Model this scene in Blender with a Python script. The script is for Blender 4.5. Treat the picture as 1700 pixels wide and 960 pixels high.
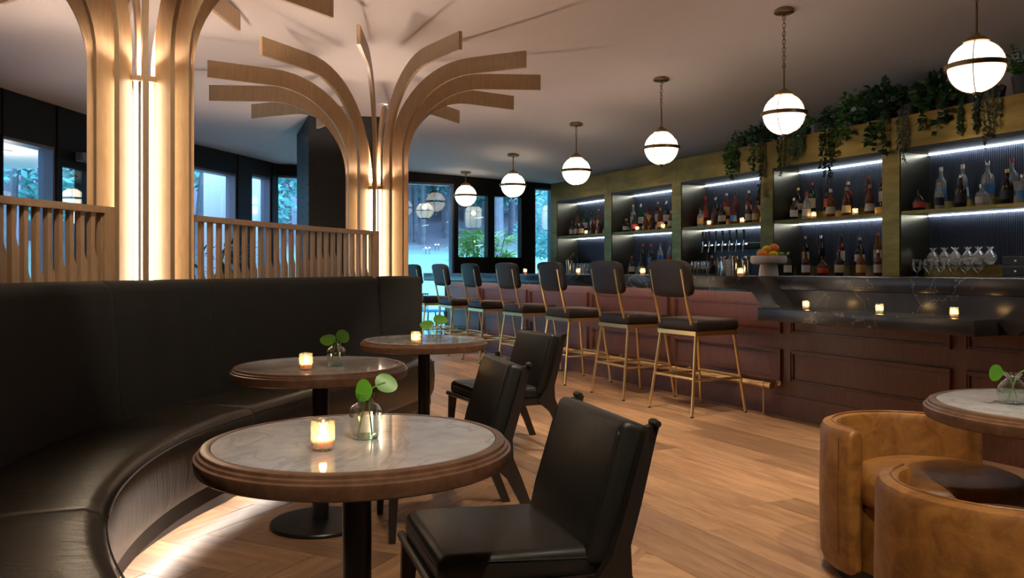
import bpy, bmesh, math, random
import numpy as np
from mathutils import Vector, Matrix

# ------------------------------------------------------------------ scene, camera, world, exposure
for o in list(bpy.data.objects):
    bpy.data.objects.remove(o, do_unlink=True)
SC = bpy.context.scene
COL = SC.collection
EYE = 1.16
FPX = 1380.0
cam_d = bpy.data.cameras.new('camera')
cam_d.sensor_width = 36.0
cam_d.lens = FPX / 1700.0 * 36.0
cam_d.shift_y = -32.0 / 1700.0
cam_d.clip_start = 0.05
cam_d.clip_end = 300
cam = bpy.data.objects.new('camera', cam_d)
cam.location = (0, 0, EYE)
cam.rotation_euler = (math.pi / 2, 0, 0)
COL.objects.link(cam)
SC.camera = cam

world = bpy.data.worlds.new('dusk_sky')
SC.world = world
world.use_nodes = True
WORLD_STRENGTH = 5.5
bg = world.node_tree.nodes['Background']
bg.inputs['Color'].default_value = (0.24, 0.50, 1.0, 1)
bg.inputs['Strength'].default_value = WORLD_STRENGTH

# added soft blue fill sun, brightens the garden from behind the building
sun_d = bpy.data.lights.new('garden_fill_sun', 'SUN')
sun_d.energy = 4.6
sun_d.color = (0.36, 0.64, 1.0)
sun_d.angle = math.radians(50)
sun = bpy.data.objects.new('garden_fill_sun', sun_d)
sun.rotation_euler = Vector((-0.45, 1.0, -0.62)).to_track_quat('-Z', 'Y').to_euler()
COL.objects.link(sun)

# light levels (each is used by the lamp that owns it)
DOWNLIGHT_W = 215.0
TREE_LED = 14.0
TREE_UPLIGHT = 4.0
UPLIGHT_W = 28.0
GLOBE_EMIT = 3.2
SHELF_LED = 15.0
COUNTER_LED = 15.0
BENCH_LED = 22.0
FLAME_EMIT = 60.0

SC.view_settings.view_transform = 'Standard'
SC.view_settings.look = 'None'
SC.view_settings.exposure = 0.3
SC.view_settings.gamma = 1.0
SC.view_settings.use_curve_mapping = False

PI = math.pi
RNG = random.Random(7)
TH = math.radians(-64.0)
UX, UY = math.cos(TH), math.sin(TH)          # along the bar, towards the viewer
NX, NY = -math.sin(TH), math.cos(TH)         # into the bar
def B(t, n, z=0.0):
    return (t * UX + n * NX, t * UY + n * NY, z)
def bar_t(px, n):                            # place along the bar for a sight line at distance n
    a = (px - 850.0) / FPX
    Y = n / (NX * a + NY)
    return Y * (UX * a + UY)

# ------------------------------------------------------------------ materials
MATS = {}
def new_mat(name):
    m = bpy.data.materials.new(name)
    m.use_nodes = True
    nt = m.node_tree
    b = nt.nodes['Principled BSDF']
    MATS[name] = m
    return m, nt, b
def pm(name, col, rough=0.5, metal=0.0, spec=None, trans=0.0, coat=0.0, sheen=0.0, ior=None, alpha=None, sss=0.0):
    m, nt, b = new_mat(name)
    b.inputs['Base Color'].default_value = (*col, 1)
    b.inputs['Roughness'].default_value = rough
    b.inputs['Metallic'].default_value = metal
    if spec is not None: b.inputs['Specular IOR Level'].default_value = spec
    if trans: b.inputs['Transmission Weight'].default_value = trans
    if coat:
        b.inputs['Coat Weight'].default_value = coat
        b.inputs['Coat Roughness'].default_value = 0.08
    if sheen: b.inputs['Sheen Weight'].default_value = sheen
    if ior: b.inputs['IOR'].default_value = ior
    if sss: b.inputs['Subsurface Weight'].default_value = sss
    return m
def emis(name, col, s):
    m, nt, b = new_mat(name)
    b.inputs['Base Color'].default_value = (0.8, 0.8, 0.8, 1)
    b.inputs['Emission Color'].default_value = (*col, 1)
    b.inputs['Emission Strength'].default_value = s
    return m
def link(nt, a, b): nt.links.new(a, b)
def tex_coord(nt, scale=(1, 1, 1), kind='Object', rot=(0, 0, 0)):
    tc = nt.nodes.new('ShaderNodeTexCoord')
    mp = nt.nodes.new('ShaderNodeMapping')
    mp.inputs['Scale'].default_value = scale
    mp.inputs['Rotation'].default_value = rot
    link(nt, tc.outputs[kind], mp.inputs['Vector'])
    return mp.outputs['Vector']
def noise(nt, vec, scale, detail=4, rough=0.6, dist=0.0):
    n = nt.nodes.new('ShaderNodeTexNoise')
    n.inputs['Scale'].default_value = scale
    n.inputs['Detail'].default_value = detail
    n.inputs['Roughness'].default_value = rough
    n.inputs['Distortion'].default_value = dist
    link(nt, vec, n.inputs['Vector'])
    return n.outputs['Fac']
def ramp(nt, fac, stops):
    r = nt.nodes.new('ShaderNodeValToRGB')
    els = r.color_ramp.elements
    while len(els) < len(stops): els.new(0.5)
    for e, (p, c) in zip(els, stops):
        e.position = p
        e.color = (*c, 1)
    link(nt, fac, r.inputs['Fac'])
    return r.outputs['Color']
def bump(nt, b, fac, strength=0.2, dist=0.01):
    n = nt.nodes.new('ShaderNodeBump')
    n.inputs['Strength'].default_value = strength
    n.inputs['Distance'].default_value = dist
    link(nt, fac, n.inputs['Height'])
    link(nt, n.outputs['Normal'], b.inputs['Normal'])
def wood(name, c1, c2, scale=(1, 1, 1), rough=0.4, detail=5, fine=60.0, bumpy=0.05, vary=0.0, coat=0.0, knots=False):
    m, nt, b = new_mat(name)
    v = tex_coord(nt, scale)
    if vary:
        oi = nt.nodes.new('ShaderNodeObjectInfo')
        ad = nt.nodes.new('ShaderNodeVectorMath'); ad.operation = 'ADD'
        mul = nt.nodes.new('ShaderNodeMath'); mul.operation = 'MULTIPLY'; mul.inputs[1].default_value = 37.0
        link(nt, oi.outputs['Random'], mul.inputs[0])
        link(nt, v, ad.inputs[0]); link(nt, mul.outputs[0], ad.inputs[1])
        v = ad.outputs[0]
    f = noise(nt, v, fine * 0.12, detail, 0.65, 0.6)
    col = ramp(nt, f, [(0.3, c1), (0.7, c2)])
    if knots:
        k = noise(nt, v, 2.1, 3, 0.55, 0.4)
        kc = ramp(nt, k, [(0.62, (1, 1, 1)), (0.72, (0.55, 0.47, 0.40)), (0.78, (0.22, 0.17, 0.14))])
        mx = nt.nodes.new('ShaderNodeMixRGB'); mx.blend_type = 'MULTIPLY'; mx.inputs[0].default_value = 0.9
        link(nt, col, mx.inputs[1]); link(nt, kc, mx.inputs[2]); col = mx.outputs[0]
    if vary:
        hs = nt.nodes.new('ShaderNodeHueSaturation')
        mr = nt.nodes.new('ShaderNodeMapRange')
        mr.inputs['To Min'].default_value = 1 - vary; mr.inputs['To Max'].default_value = 1 + vary
        link(nt, oi.outputs['Random'], mr.inputs['Value'])
        link(nt, mr.outputs[0], hs.inputs['Value'])
        link(nt, col, hs.inputs['Color']); col = hs.outputs['Color']
    link(nt, col, b.inputs['Base Color'])
    b.inputs['Roughness'].default_value = rough
    if coat:
        b.inputs['Coat Weight'].default_value = coat; b.inputs['Coat Roughness'].default_value = 0.15
    if bumpy: bump(nt, b, f, bumpy, 0.004)
    return m
def marble(name, base, dark, vein, scale, rough, vw=0.035, amount=1.0):
    m, nt, b = new_mat(name)
    v = tex_coord(nt, (1, 1, 1))
    n1 = noise(nt, v, scale, 6, 0.6, 0.3)
    col = ramp(nt, n1, [(0.3, dark), (0.7, base)])
    n2 = noise(nt, tex_coord(nt, (1, 0.5, 1.3), rot=(0.3, 0.5, 0.6)), scale * 0.55, 5, 0.55, 1.4)
    ab = nt.nodes.new('ShaderNodeMath'); ab.operation = 'SUBTRACT'; ab.inputs[1].default_value = 0.5
    link(nt, n2, ab.inputs[0])
    a2 = nt.nodes.new('ShaderNodeMath'); a2.operation = 'ABSOLUTE'; link(nt, ab.outputs[0], a2.inputs[0])
    mk = ramp(nt, a2.outputs[0], [(0.0, (amount,) * 3), (vw, (0, 0, 0))])
    mx = nt.nodes.new('ShaderNodeMixRGB')
    link(nt, mk, mx.inputs[0]); link(nt, col, mx.inputs[1]); mx.inputs[2].default_value = (*vein, 1)
    link(nt, mx.outputs[0], b.inputs['Base Color'])
    b.inputs['Roughness'].default_value = rough
    return m
def leather(name, c1, c2, rough=0.4, scale=6, b_scale=90, b_str=0.12, crease=0.0, spec=0.5):
    m, nt, b = new_mat(name)
    v = tex_coord(nt)
    f = noise(nt, v, scale, 5, 0.6, 0.8)
    link(nt, ramp(nt, f, [(0.3, c1), (0.72, c2)]), b.inputs['Base Color'])
    b.inputs['Roughness'].default_value = rough
    b.inputs['Specular IOR Level'].default_value = spec
    f2 = noise(nt, v, b_scale, 3, 0.6)
    if crease:
        f3 = noise(nt, tex_coord(nt, (2.5, 9, 2.5)), 2.2, 3, 0.5, 0.9)
        ad = nt.nodes.new('ShaderNodeMath'); ad.operation = 'MULTIPLY_ADD'; ad.inputs[1].default_value = crease * 8
        link(nt, f3, ad.inputs[0]); link(nt, f2, ad.inputs[2]); f2 = ad.outputs[0]
    bump(nt, b, f2, b_str, 0.006)
    return m
def thin_glass(name, tint=(1, 1, 1), rough=0.0, base=0.03, gain=0.6, frost=0.0):
    m = bpy.data.materials.new(name); m.use_nodes = True; MATS[name] = m
    nt = m.node_tree; nt.nodes.clear()
    out = nt.nodes.new('ShaderNodeOutputMaterial')
    tr = nt.nodes.new('ShaderNodeBsdfTransparent'); tr.inputs['Color'].default_value = (*tint, 1)
    gl = nt.nodes.new('ShaderNodeBsdfGlossy'); gl.inputs['Roughness'].default_value = rough
    lw = nt.nodes.new('ShaderNodeLayerWeight'); lw.inputs['Blend'].default_value = 0.35
    mr = nt.nodes.new('ShaderNodeMapRange'); mr.inputs['To Min'].default_value = base; mr.inputs['To Max'].default_value = gain
    link(nt, lw.outputs['Facing'], mr.inputs['Value'])
    mx = nt.nodes.new('ShaderNodeMixShader')
    if frost:
        tl = nt.nodes.new('ShaderNodeBsdfTranslucent'); tl.inputs['Color'].default_value = (1, 0.93, 0.8, 1)
        mf = nt.nodes.new('ShaderNodeMixShader'); mf.inputs[0].default_value = frost
        link(nt, tr.outputs[0], mf.inputs[1]); link(nt, tl.outputs[0], mf.inputs[2]); tr = mf
    link(nt, mr.outputs[0], mx.inputs[0]); link(nt, tr.outputs[0], mx.inputs[1]); link(nt, gl.outputs[0], mx.inputs[2])
    link(nt, mx.outputs[0], out.inputs['Surface'])
    return m
def foliage_mat(name, c1, c2, trans=0.25, rough=0.5):
    m, nt, b = new_mat(name)
    f = noise(nt, tex_coord(nt), 3.0, 4, 0.7)
    link(nt, ramp(nt, f, [(0.3, c1), (0.7, c2)]), b.inputs['Base Color'])
    b.inputs['Roughness'].default_value = rough
    return m

wood('tree_oak', (0.40, 0.26, 0.14), (0.50, 0.345, 0.195), (6, 6, 0.8), 0.45, 5, 70, 0.03)
wood('screen_oak', (0.42, 0.275, 0.155), (0.55, 0.375, 0.22), (8, 8, 0.8), 0.45, 5, 70, 0.03, 0.08)
wood('floor_oak', (0.19, 0.095, 0.045), (0.40, 0.235, 0.125), (0.9, 7, 7), 0.36, 6, 26, 0.06, 0.30, 0.0, True)
wood('bar_walnut', (0.085, 0.031, 0.019), (0.15, 0.060, 0.035), (7, 7, 0.7), 0.38, 6, 70, 0.05)
wood('table_walnut', (0.105, 0.052, 0.028), (0.20, 0.105, 0.06), (3, 3, 3), 0.35, 5, 60, 0.04)
wood('ebony', (0.010, 0.008, 0.007), (0.022, 0.016, 0.013), (5, 5, 1), 0.4, 4, 60, 0.02)
marble('black_marble', (0.036, 0.033, 0.033), (0.014, 0.013, 0.0135), (0.30, 0.27, 0.25), 2.0, 0.24, 0.0045, 0.55)
marble('grey_marble', (0.64, 0.63, 0.63), (0.45, 0.445, 0.45), (0.29, 0.285, 0.295), 9.0, 0.06, 0.03, 0.4)
leather('black_leather', (0.010, 0.010, 0.0085), (0.019, 0.018, 0.015), 0.38, 5, 120, 0.10, 0.10, 0.4)
leather('bench_leather', (0.015, 0.012, 0.008), (0.026, 0.020, 0.012), 0.30, 5, 140, 0.10, 0.5, 0.6)
leather('bench_fabric', (0.008, 0.0085, 0.0065), (0.014, 0.014, 0.0105), 0.85, 7, 260, 0.10)
leather('tan_leather', (0.14, 0.054, 0.010), (0.33, 0.148, 0.034), 0.40, 13, 150, 0.10, 0.06)
leather('stool_leather', (0.013, 0.0085, 0.007), (0.022, 0.015, 0.012), 0.5, 6, 180, 0.10, 0.0, 0.35)
pm('brass', (0.80, 0.58, 0.26), 0.34, 1.0)
pm('dark_bronze', (0.30, 0.20, 0.10), 0.35, 1.0)
pm('steel', (0.72, 0.71, 0.69), 0.18, 1.0)
pm('black_metal', (0.012, 0.012, 0.013), 0.35, 0.3)
pm('black_plastic', (0.008, 0.008, 0.009), 0.3)
pm('black_steel', (0.009, 0.0095, 0.011), 0.5, 0.0, spec=0.25)
pm('frame_dark', (0.008, 0.0065, 0.006), 0.5, spec=0.2)
pm('frame_reveal', (0.13, 0.14, 0.20), 0.45)
pm('white_paint', (0.72, 0.72, 0.74), 0.6)
pm('wall_paint', (0.74, 0.72, 0.76), 0.7)
pm('dark_wall', (0.10, 0.08, 0.07), 0.7)
pm('opal_white', (0.9, 0.88, 0.84), 0.3)
pm('wax', (0.9, 0.82, 0.66), 0.5, sss=0.5)
pm('ceramic', (0.72, 0.68, 0.66), 0.6)
pm('orange_peel', (0.90, 0.26, 0.03), 0.45)
pm('lemon_peel', (0.80, 0.60, 0.04), 0.45)
pm('lime_peel', (0.15, 0.32, 0.03), 0.45)
pm('pilea_leaf', (0.11, 0.36, 0.025), 0.4)
pm('stem_green', (0.16, 0.34, 0.06), 0.5)
pm('planter_dark', (0.03, 0.03, 0.035), 0.6)
pm('lime_fabric', (0.06, 0.36, 0.03), 0.6)
pm('concrete', (0.55, 0.56, 0.58), 0.8)
pm('seam_tan', (0.12, 0.05, 0.015), 0.6)
pm('rubber', (0.02, 0.02, 0.02), 0.7)
pm('paper_cream', (0.50, 0.42, 0.29), 0.6)
pm('paper_white', (0.50, 0.48, 0.45), 0.6)
pm('paper_black', (0.02, 0.02, 0.025), 0.5)
pm('paper_red', (0.45, 0.05, 0.03), 0.5)
pm('paper_tan', (0.55, 0.33, 0.13), 0.5)
pm('paper_blue', (0.06, 0.22, 0.50), 0.5)
pm('cap_red', (0.50, 0.03, 0.025), 0.35)
pm('cap_black', (0.012, 0.012, 0.012), 0.3)
pm('cap_white', (0.70, 0.66, 0.62), 0.4)
pm('cap_gold', (0.70, 0.48, 0.16), 0.3, 0.8)
pm('cap_cork', (0.50, 0.33, 0.18), 0.6)
pm('cap_pink', (0.75, 0.22, 0.16), 0.4)
pm('cap_silver', (0.6, 0.6, 0.62), 0.25, 0.9)
for nm, c in (('amber', (0.55, 0.17, 0.03)), ('rum', (0.30, 0.06, 0.015)), ('cognac', (0.42, 0.10, 0.025)), ('dark', (0.03, 0.018, 0.012)),
              ('green', (0.02, 0.16, 0.05)), ('rose', (0.50, 0.06, 0.04)), ('clear', (0.82, 0.86, 0.86)), ('gold', (0.72, 0.40, 0.08)), ('blue', (0.25, 0.5, 0.75))):
    pm('bottle_' + nm, c, 0.06, 0.0, trans=0.75 if nm != 'dark' else 0.2, ior=1.45)
thin_glass('window_glass', (0.96, 0.98, 0.98), 0.0, 0.025, 0.5)
thin_glass('clear_glass', (0.96, 0.98, 0.975), 0.02, 0.09, 0.85)
thin_glass('frosted_cut_glass', (1.0, 1.0, 1.0), 0.12, 0.2, 0.85, 0.6)
thin_glass('cut_glass', (1.0, 0.97, 0.94), 0.08, 0.18, 0.85, 0.3)
thin_glass('votive_glass', (1.0, 0.95, 0.86), 0.1, 0.12, 0.7, 0.30)
thin_glass('green_glass', (0.70, 0.92, 0.84), 0.02, 0.08, 0.7)
thin_glass('water', (0.92, 0.97, 0.95), 0.0, 0.04, 0.4)
emis('globe_glow', (1.0, 0.86, 0.66), GLOBE_EMIT)
emis('tree_led', (1.0, 0.85, 0.62), TREE_LED)
emis('uplight_glow', (1.0, 0.82, 0.60), TREE_UPLIGHT)
emis('shelf_led', (0.80, 0.90, 1.0), SHELF_LED)
emis('counter_led', (1.0, 0.62, 0.45), COUNTER_LED)
emis('bench_led', (1.0, 0.92, 0.85), BENCH_LED)
emis('flame', (1.0, 0.62, 0.22), FLAME_EMIT)
emis('bulb_glow', (1.0, 0.85, 0.6), 14.0)
emis('path_glow', (1.0, 0.75, 0.4), 1.6)
emis('lamp_glow', (0.95, 1.0, 0.75), 4.0)
emis('indicator_violet', (0.22, 0.06, 1.0), 5.0)
emis('lens_glow', (1.0, 0.85, 0.65), 12.0)
foliage_mat('leaf_dark', (0.012, 0.045, 0.016), (0.03, 0.10, 0.03))
foliage_mat('leaf_mid', (0.03, 0.11, 0.025), (0.07, 0.20, 0.04))
foliage_mat('leaf_silver', (0.07, 0.10, 0.075), (0.17, 0.20, 0.15))
foliage_mat('leaf_blue', (0.025, 0.09, 0.045), (0.06, 0.17, 0.08))
foliage_mat('tree_leaf', (0.08, 0.30, 0.22), (0.30, 0.62, 0.40))
foliage_mat('tree_leaf_teal', (0.07, 0.28, 0.26), (0.26, 0.60, 0.50))
foliage_mat('palm_leaf', (0.14, 0.36, 0.05), (0.55, 0.75, 0.20))
foliage_mat('bark', (0.10, 0.09, 0.10), (0.22, 0.19, 0.20))

def _special():
    # painted ceiling
    m, nt, b = new_mat('ceiling_paint')
    b.inputs['Base Color'].default_value = (0.64, 0.55, 0.52, 1); b.inputs['Roughness'].default_value = 0.8
    # brushed antique brass cladding
    m, nt, b = new_mat('brass_sheet')
    f = noise(nt, tex_coord(nt, (0.7, 1, 2.6)), 3.0, 6, 0.65, 0.4)
    link(nt, ramp(nt, f, [(0.3, (0.12, 0.08, 0.022)), (0.7, (0.27, 0.175, 0.05))]), b.inputs['Base Color'])
    b.inputs['Metallic'].default_value = 0.95; b.inputs['Roughness'].default_value = 0.36
    # fluted dark niche back
    m, nt, b = new_mat('fluted_back')
    w = nt.nodes.new('ShaderNodeTexWave'); w.bands_direction = 'X'; w.inputs['Scale'].default_value = 16.0
    link(nt, tex_coord(nt), w.inputs['Vector'])
    b.inputs['Base Color'].default_value = (0.055, 0.068, 0.10, 1); b.inputs['Metallic'].default_value = 0.6; b.inputs['Roughness'].default_value = 0.42
    bump(nt, b, w.outputs['Fac'], 0.7, 0.01)
    # niche side metal
    m, nt, b = new_mat('niche_side')
    b.inputs['Base Color'].default_value = (0.24, 0.21, 0.15, 1); b.inputs['Metallic'].default_value = 0.95; b.inputs['Roughness'].default_value = 0.28
    # lawn and mulch
    m, nt, b = new_mat('ground_cover')
    tc = nt.nodes.new('ShaderNodeTexCoord'); sp = nt.nodes.new('ShaderNodeSeparateXYZ'); link(nt, tc.outputs['Object'], sp.inputs[0])
    f = noise(nt, tex_coord(nt), 0.9, 6, 0.7)
    ad = nt.nodes.new('ShaderNodeMath'); ad.operation = 'MULTIPLY_ADD'; ad.inputs[1].default_value = 0.8
    link(nt, f, ad.inputs[0]); link(nt, sp.outputs['Z'], ad.inputs[2])
    mask = ramp(nt, ad.outputs[0], [(0.0, (0, 0, 0)), (1.0, (1, 1, 1))])
    mr = nt.nodes.new('ShaderNodeMapRange'); mr.inputs['From Min'].default_value = 2.0; mr.inputs['From Max'].default_value = 2.5
    link(nt, ad.outputs[0], mr.inputs['Value'])
    g1 = ramp(nt, noise(nt, tex_coord(nt), 70, 3), [(0.3, (0.34, 0.56, 0.42)), (0.7, (0.42, 0.64, 0.48))])
    g2 = ramp(nt, noise(nt, tex_coord(nt), 40, 4), [(0.3, (0.24, 0.19, 0.21)), (0.7, (0.40, 0.32, 0.33))])
    mx = nt.nodes.new('ShaderNodeMixRGB'); link(nt, mr.outputs[0], mx.inputs[0]); link(nt, g1, mx.inputs[1]); link(nt, g2, mx.inputs[2])
    link(nt, mx.outputs[0], b.inputs['Base Color']); b.inputs['Roughness'].default_value = 0.9
    # woven lantern shade
    m = bpy.data.materials.new('lantern_shade'); m.use_nodes = True; MATS['lantern_shade'] = m
    nt = m.node_tree; nt.nodes.clear()
    out = nt.nodes.new('ShaderNodeOutputMaterial')
    tl = nt.nodes.new('ShaderNodeBsdfTranslucent'); tl.inputs['Color'].default_value = (0.9, 0.82, 0.74, 1)
    df = nt.nodes.new('ShaderNodeBsdfDiffuse'); df.inputs['Color'].default_value = (0.8, 0.74, 0.68, 1)
    tr = nt.nodes.new('ShaderNodeBsdfTransparent')
    m1 = nt.nodes.new('ShaderNodeMixShader'); m2 = nt.nodes.new('ShaderNodeMixShader'); m2.inputs[0].default_value = 0.4
    link(nt, tl.outputs[0], m1.inputs[1]); link(nt, df.outputs[0], m1.inputs[2])
    link(nt, m1.outputs[0], m2.inputs[1]); link(nt, tr.outputs[0], m2.inputs[2]); link(nt, m2.outputs[0], out.inputs['Surface'])
_special()

# ------------------------------------------------------------------ mesh helpers
class MB:
    def __init__(self): self.v = []; self.f = []
    def add(self, vs, fs):
        o = len(self.v); self.v += [tuple(p) for p in vs]; self.f += [tuple(i + o for i in q) for q in fs]; return self
    def box(self, x0, x1, y0, y1, z0, z1, M=None):
        vs = [Vector((x, y, z)) for z in (z0, z1) for y in (y0, y1) for x in (x0, x1)]
        if M is not None: vs = [M @ p for p in vs]
        return self.add(vs, [(0, 2, 3, 1), (4, 5, 7, 6), (0, 1, 5, 4), (2, 6, 7, 3), (0, 4, 6, 2), (1, 3, 7, 5)])
    def lathe(self, prof, seg=16, c=(0, 0, 0), M=None, a0=0.0, a1=2 * PI, caps=True):
        full = abs(a1 - a0 - 2 * PI) < 1e-6
        n = seg if full else seg + 1
        vs = []
        for r, z in prof:
            for i in range(n):
                a = a0 + (a1 - a0) * i / seg
                p = Vector((r * math.cos(a), r * math.sin(a), z))
                if M is not None: p = M @ p
                vs.append((p.x + c[0], p.y + c[1], p.z + c[2]))
        fs = []
        for j in range(len(prof) - 1):
            for i in range(seg):
                k = (i + 1) % n if full else i + 1
                fs.append((j * n + i, j * n + k, (j + 1) * n + k, (j + 1) * n + i))
        if caps and full:
            if prof[0][0] > 1e-5: fs.append(tuple(range(n - 1, -1, -1)))
            if prof[-1][0] > 1e-5: fs.append(tuple((len(prof) - 1) * n + i for i in range(n)))
        return self.add(vs, fs)
    def tube(self, pts, r, seg=8, closed=False, caps=True):
        P = [Vector(p) for p in pts]; n = len(P)
        rs = r if isinstance(r, (list, tuple)) else [r] * n
        up = None; vs = []
        for i in range(n):
            if closed: d = (P[(i + 1) % n] - P[i - 1]).normalized()
            else: d = (P[min(i + 1, n - 1)] - P[max(i - 1, 0)]).normalized()
            if up is None:
                up = Vector((0, 0, 1)) if abs(d.z) < 0.9 else Vector((1, 0, 0))
            s = d.cross(up).normalized(); up = s.cross(d).normalized()
            for k in range(seg):
                a = 2 * PI * k / seg
                vs.append(P[i] + (s * math.cos(a) + up * math.sin(a)) * rs[i])
        fs = []
        m = n if closed else n - 1
        for i in range(m):
            j = (i + 1) % n
            for k in range(seg):
                l = (k + 1) % seg
                fs.append((i * seg + k, i * seg + l, j * seg + l, j * seg + k))
        if caps and not closed:
            fs.append(tuple(range(seg - 1, -1, -1))); fs.append(tuple((n - 1) * seg + k for k in range(seg)))
        return self.add(vs, fs)
    def prism(self, poly, fn, a, b):
        """poly: 2-D outline; fn(p, q, s) -> 3-D point; extruded from s=a to s=b"""
        n = len(poly)
        vs = [fn(p, q, a) for p, q in poly] + [fn(p, q, b) for p, q in poly]
        fs = [tuple(range(n - 1, -1, -1)), tuple(range(n, 2 * n))]
        for i in range(n):
            j = (i + 1) % n
            fs.append((i, j, n + j, n + i))
        return self.add(vs, fs)
    def strip(self, inner, outer, fn, a, b, closed=False):
        """band between two 2-D polylines of equal length, extruded a..b (quads only)"""
        n = len(inner); vs = []
        for s in (a, b):
            vs += [fn(p, q, s) for p, q in inner] + [fn(p, q, s) for p, q in outer]
        fs = []
        m = n if closed else n - 1
        for i in range(m):
            j = (i + 1) % n
            fs += [(i, j, n + j, n + i), (2 * n + i, 3 * n + i, 3 * n + j, 2 * n + j), (i, 2 * n + i, 2 * n + j, j), (n + i, n + j, 3 * n + j, 3 * n + i)]
        if not closed:
            fs += [(0, n, 3 * n, 2 * n), (n - 1, 3 * n - 1, 4 * n - 1, 2 * n - 1)]
        return self.add(vs, fs)
    def rbox(self, x0, x1, y0, y1, z0, z1, r=0.02, seg=3, M=None):
        bm = bmesh.new()
        bmesh.ops.create_cube(bm, size=1.0)
        for v in bm.verts:
            v.co = Vector(((x0 + x1) / 2 + v.co.x * (x1 - x0), (y0 + y1) / 2 + v.co.y * (y1 - y0), (z0 + z1) / 2 + v.co.z * (z1 - z0)))
        bmesh.ops.bevel(bm, geom=list(bm.edges), offset=r, segments=seg, profile=0.5, affect='EDGES')
        bm.verts.ensure_lookup_table(); bm.verts.index_update()
        vs = [(M @ v.co) if M is not None else v.co.copy() for v in bm.verts]
        fs = [[v.index for v in f.verts] for f in bm.faces]
        bm.free()
        return self.add(vs, fs)
    def mesh(self, name, smooth=35):
        me = bpy.data.meshes.new(name)
        me.from_pydata([tuple(p) for p in self.v], [], self.f)
        bm = bmesh.new(); bm.from_mesh(me)
        bmesh.ops.recalc_face_normals(bm, faces=bm.faces)
        bm.to_mesh(me); bm.free()
        if smooth:
            me.polygons.foreach_set('use_smooth', [True] * len(me.polygons))
            me.set_sharp_from_angle(angle=math.radians(smooth))
        me.update()
        return me
    def build(self, name, mat, parent=None, loc=None, rz=0.0, smooth=35):
        me = self.mesh(name, smooth)
        return obj(name, me, mat, parent, loc, rz)
def obj(name, me, mat, parent=None, loc=None, rz=0.0):
    if mat and not me.materials: me.materials.append(MATS[mat])
    o = bpy.data.objects.new(name, me)
    COL.objects.link(o)
    if loc is not None: o.location = loc
    o.rotation_euler = (0, 0, rz)
    if parent is not None: o.parent = parent
    return o
def tag(o, label=None, cat=None, group=None, kind=None):
    if label: o['label'] = label
    if cat: o['category'] = cat
    if group: o['group'] = group
    if kind: o['kind'] = kind
    return o
def thing(name, label, cat, loc=(0, 0, 0), rz=0.0, group=None):
    o = bpy.data.objects.new(name, None)
    COL.objects.link(o)
    o.empty_display_size = 0.1
    o.location = loc; o.rotation_euler = (0, 0, rz)
    return tag(o, label, cat, group)
def children_of(o): return [c for c in COL.objects if c.parent == o]
def dup(root, loc, rz, label=None, group=None, parent=None):
    r = root.copy(); COL.objects.link(r)
    r.location = loc; r.rotation_euler = (0, 0, rz); r.parent = parent
    if label: r['label'] = label
    if group: r['group'] = group
    for ch in root.children:
        c = ch.copy(); COL.objects.link(c); c.parent = r
        for g in ch.children:
            d = g.copy(); COL.objects.link(d); d.parent = c
    return r
def fbar(t, z, n): return B(t, n, z)
def struct(mb, name, mat, rz=0.0, smooth=0):
    return tag(mb.build(name, mat, None, (0, 0, 0), rz, smooth), kind='structure')
ORD = ['first', 'second', 'third', 'fourth', 'fifth', 'sixth', 'seventh', 'eighth', 'ninth', 'tenth', 'eleventh', 'twelfth']
# ------------------------------------------------------------------ the room shell
# ceiling heights: a softly warped surface through surveyed points
_cp = [(*B(-12.17, 5.12)[:2], 2.715), (*B(-10.475, 5.12)[:2], 2.775), (*B(-8.72, 5.12)[:2], 2.935), (*B(-7.0, 5.12)[:2], 3.126),
       (*B(-5.28, 5.12)[:2], 3.343), (*B(-3.56, 5.12)[:2], 3.54), (*B(-8.5, 6.8)[:2], 2.63), (*B(-4.31, 6.8)[:2], 3.09), (*B(-2.3, 6.8)[:2], 3.28),
       (*B(-11.5, 6.4)[:2], 2.60), (*B(-10.0, 6.8)[:2], 2.57), (-1.2, 7.4, 3.0), (-2.05, 4.6, 3.26), (-3.53, 12.46, 2.743), (-4.04, 10.45, 2.743), (-4.36, 8.6, 2.743), (-4.47, 7.26, 2.743),
       (-4.5, 4.0, 2.75), (-4.5, 0.0, 2.75), (*B(-12.75, 4.0)[:2], 2.743), (*B(-12.75, 5.6)[:2], 2.70), (*B(-12.75, 7.0)[:2], 2.66), (0.3, 7.5, 3.12), (0.0, 4.0, 3.42), (0.5, 0.0, 3.6), (0.5, -3.0, 3.6), (4.0, 2.0, 3.55), (-2.5, 0.0, 3.3)]
_P = np.array(_cp)
def _tps_fit():
    n = len(_P)
    d = np.linalg.norm(_P[:, None, :2] - _P[None, :, :2], axis=2)
    K = np.where(d > 0, d * d * np.log(np.maximum(d, 1e-9)), 0) + np.eye(n) * 0.05
    A = np.zeros((n + 3, n + 3)); A[:n, :n] = K; A[:n, n] = 1; A[:n, n + 1:] = _P[:, :2]; A[n, :n] = 1; A[n + 1:, :n] = _P[:, :2].T
    return np.linalg.solve(A, np.concatenate([_P[:, 2], np.zeros(3)]))
_W = _tps_fit()
def ceil_z(x, y):
    d = np.hypot(_P[:, 0] - x, _P[:, 1] - y)
    k = np.where(d > 0, d * d * np.log(np.maximum(d, 1e-9)), 0)
    return float(k @ _W[:len(_P)] + _W[-3] + _W[-2] * x + _W[-1] * y)

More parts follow.
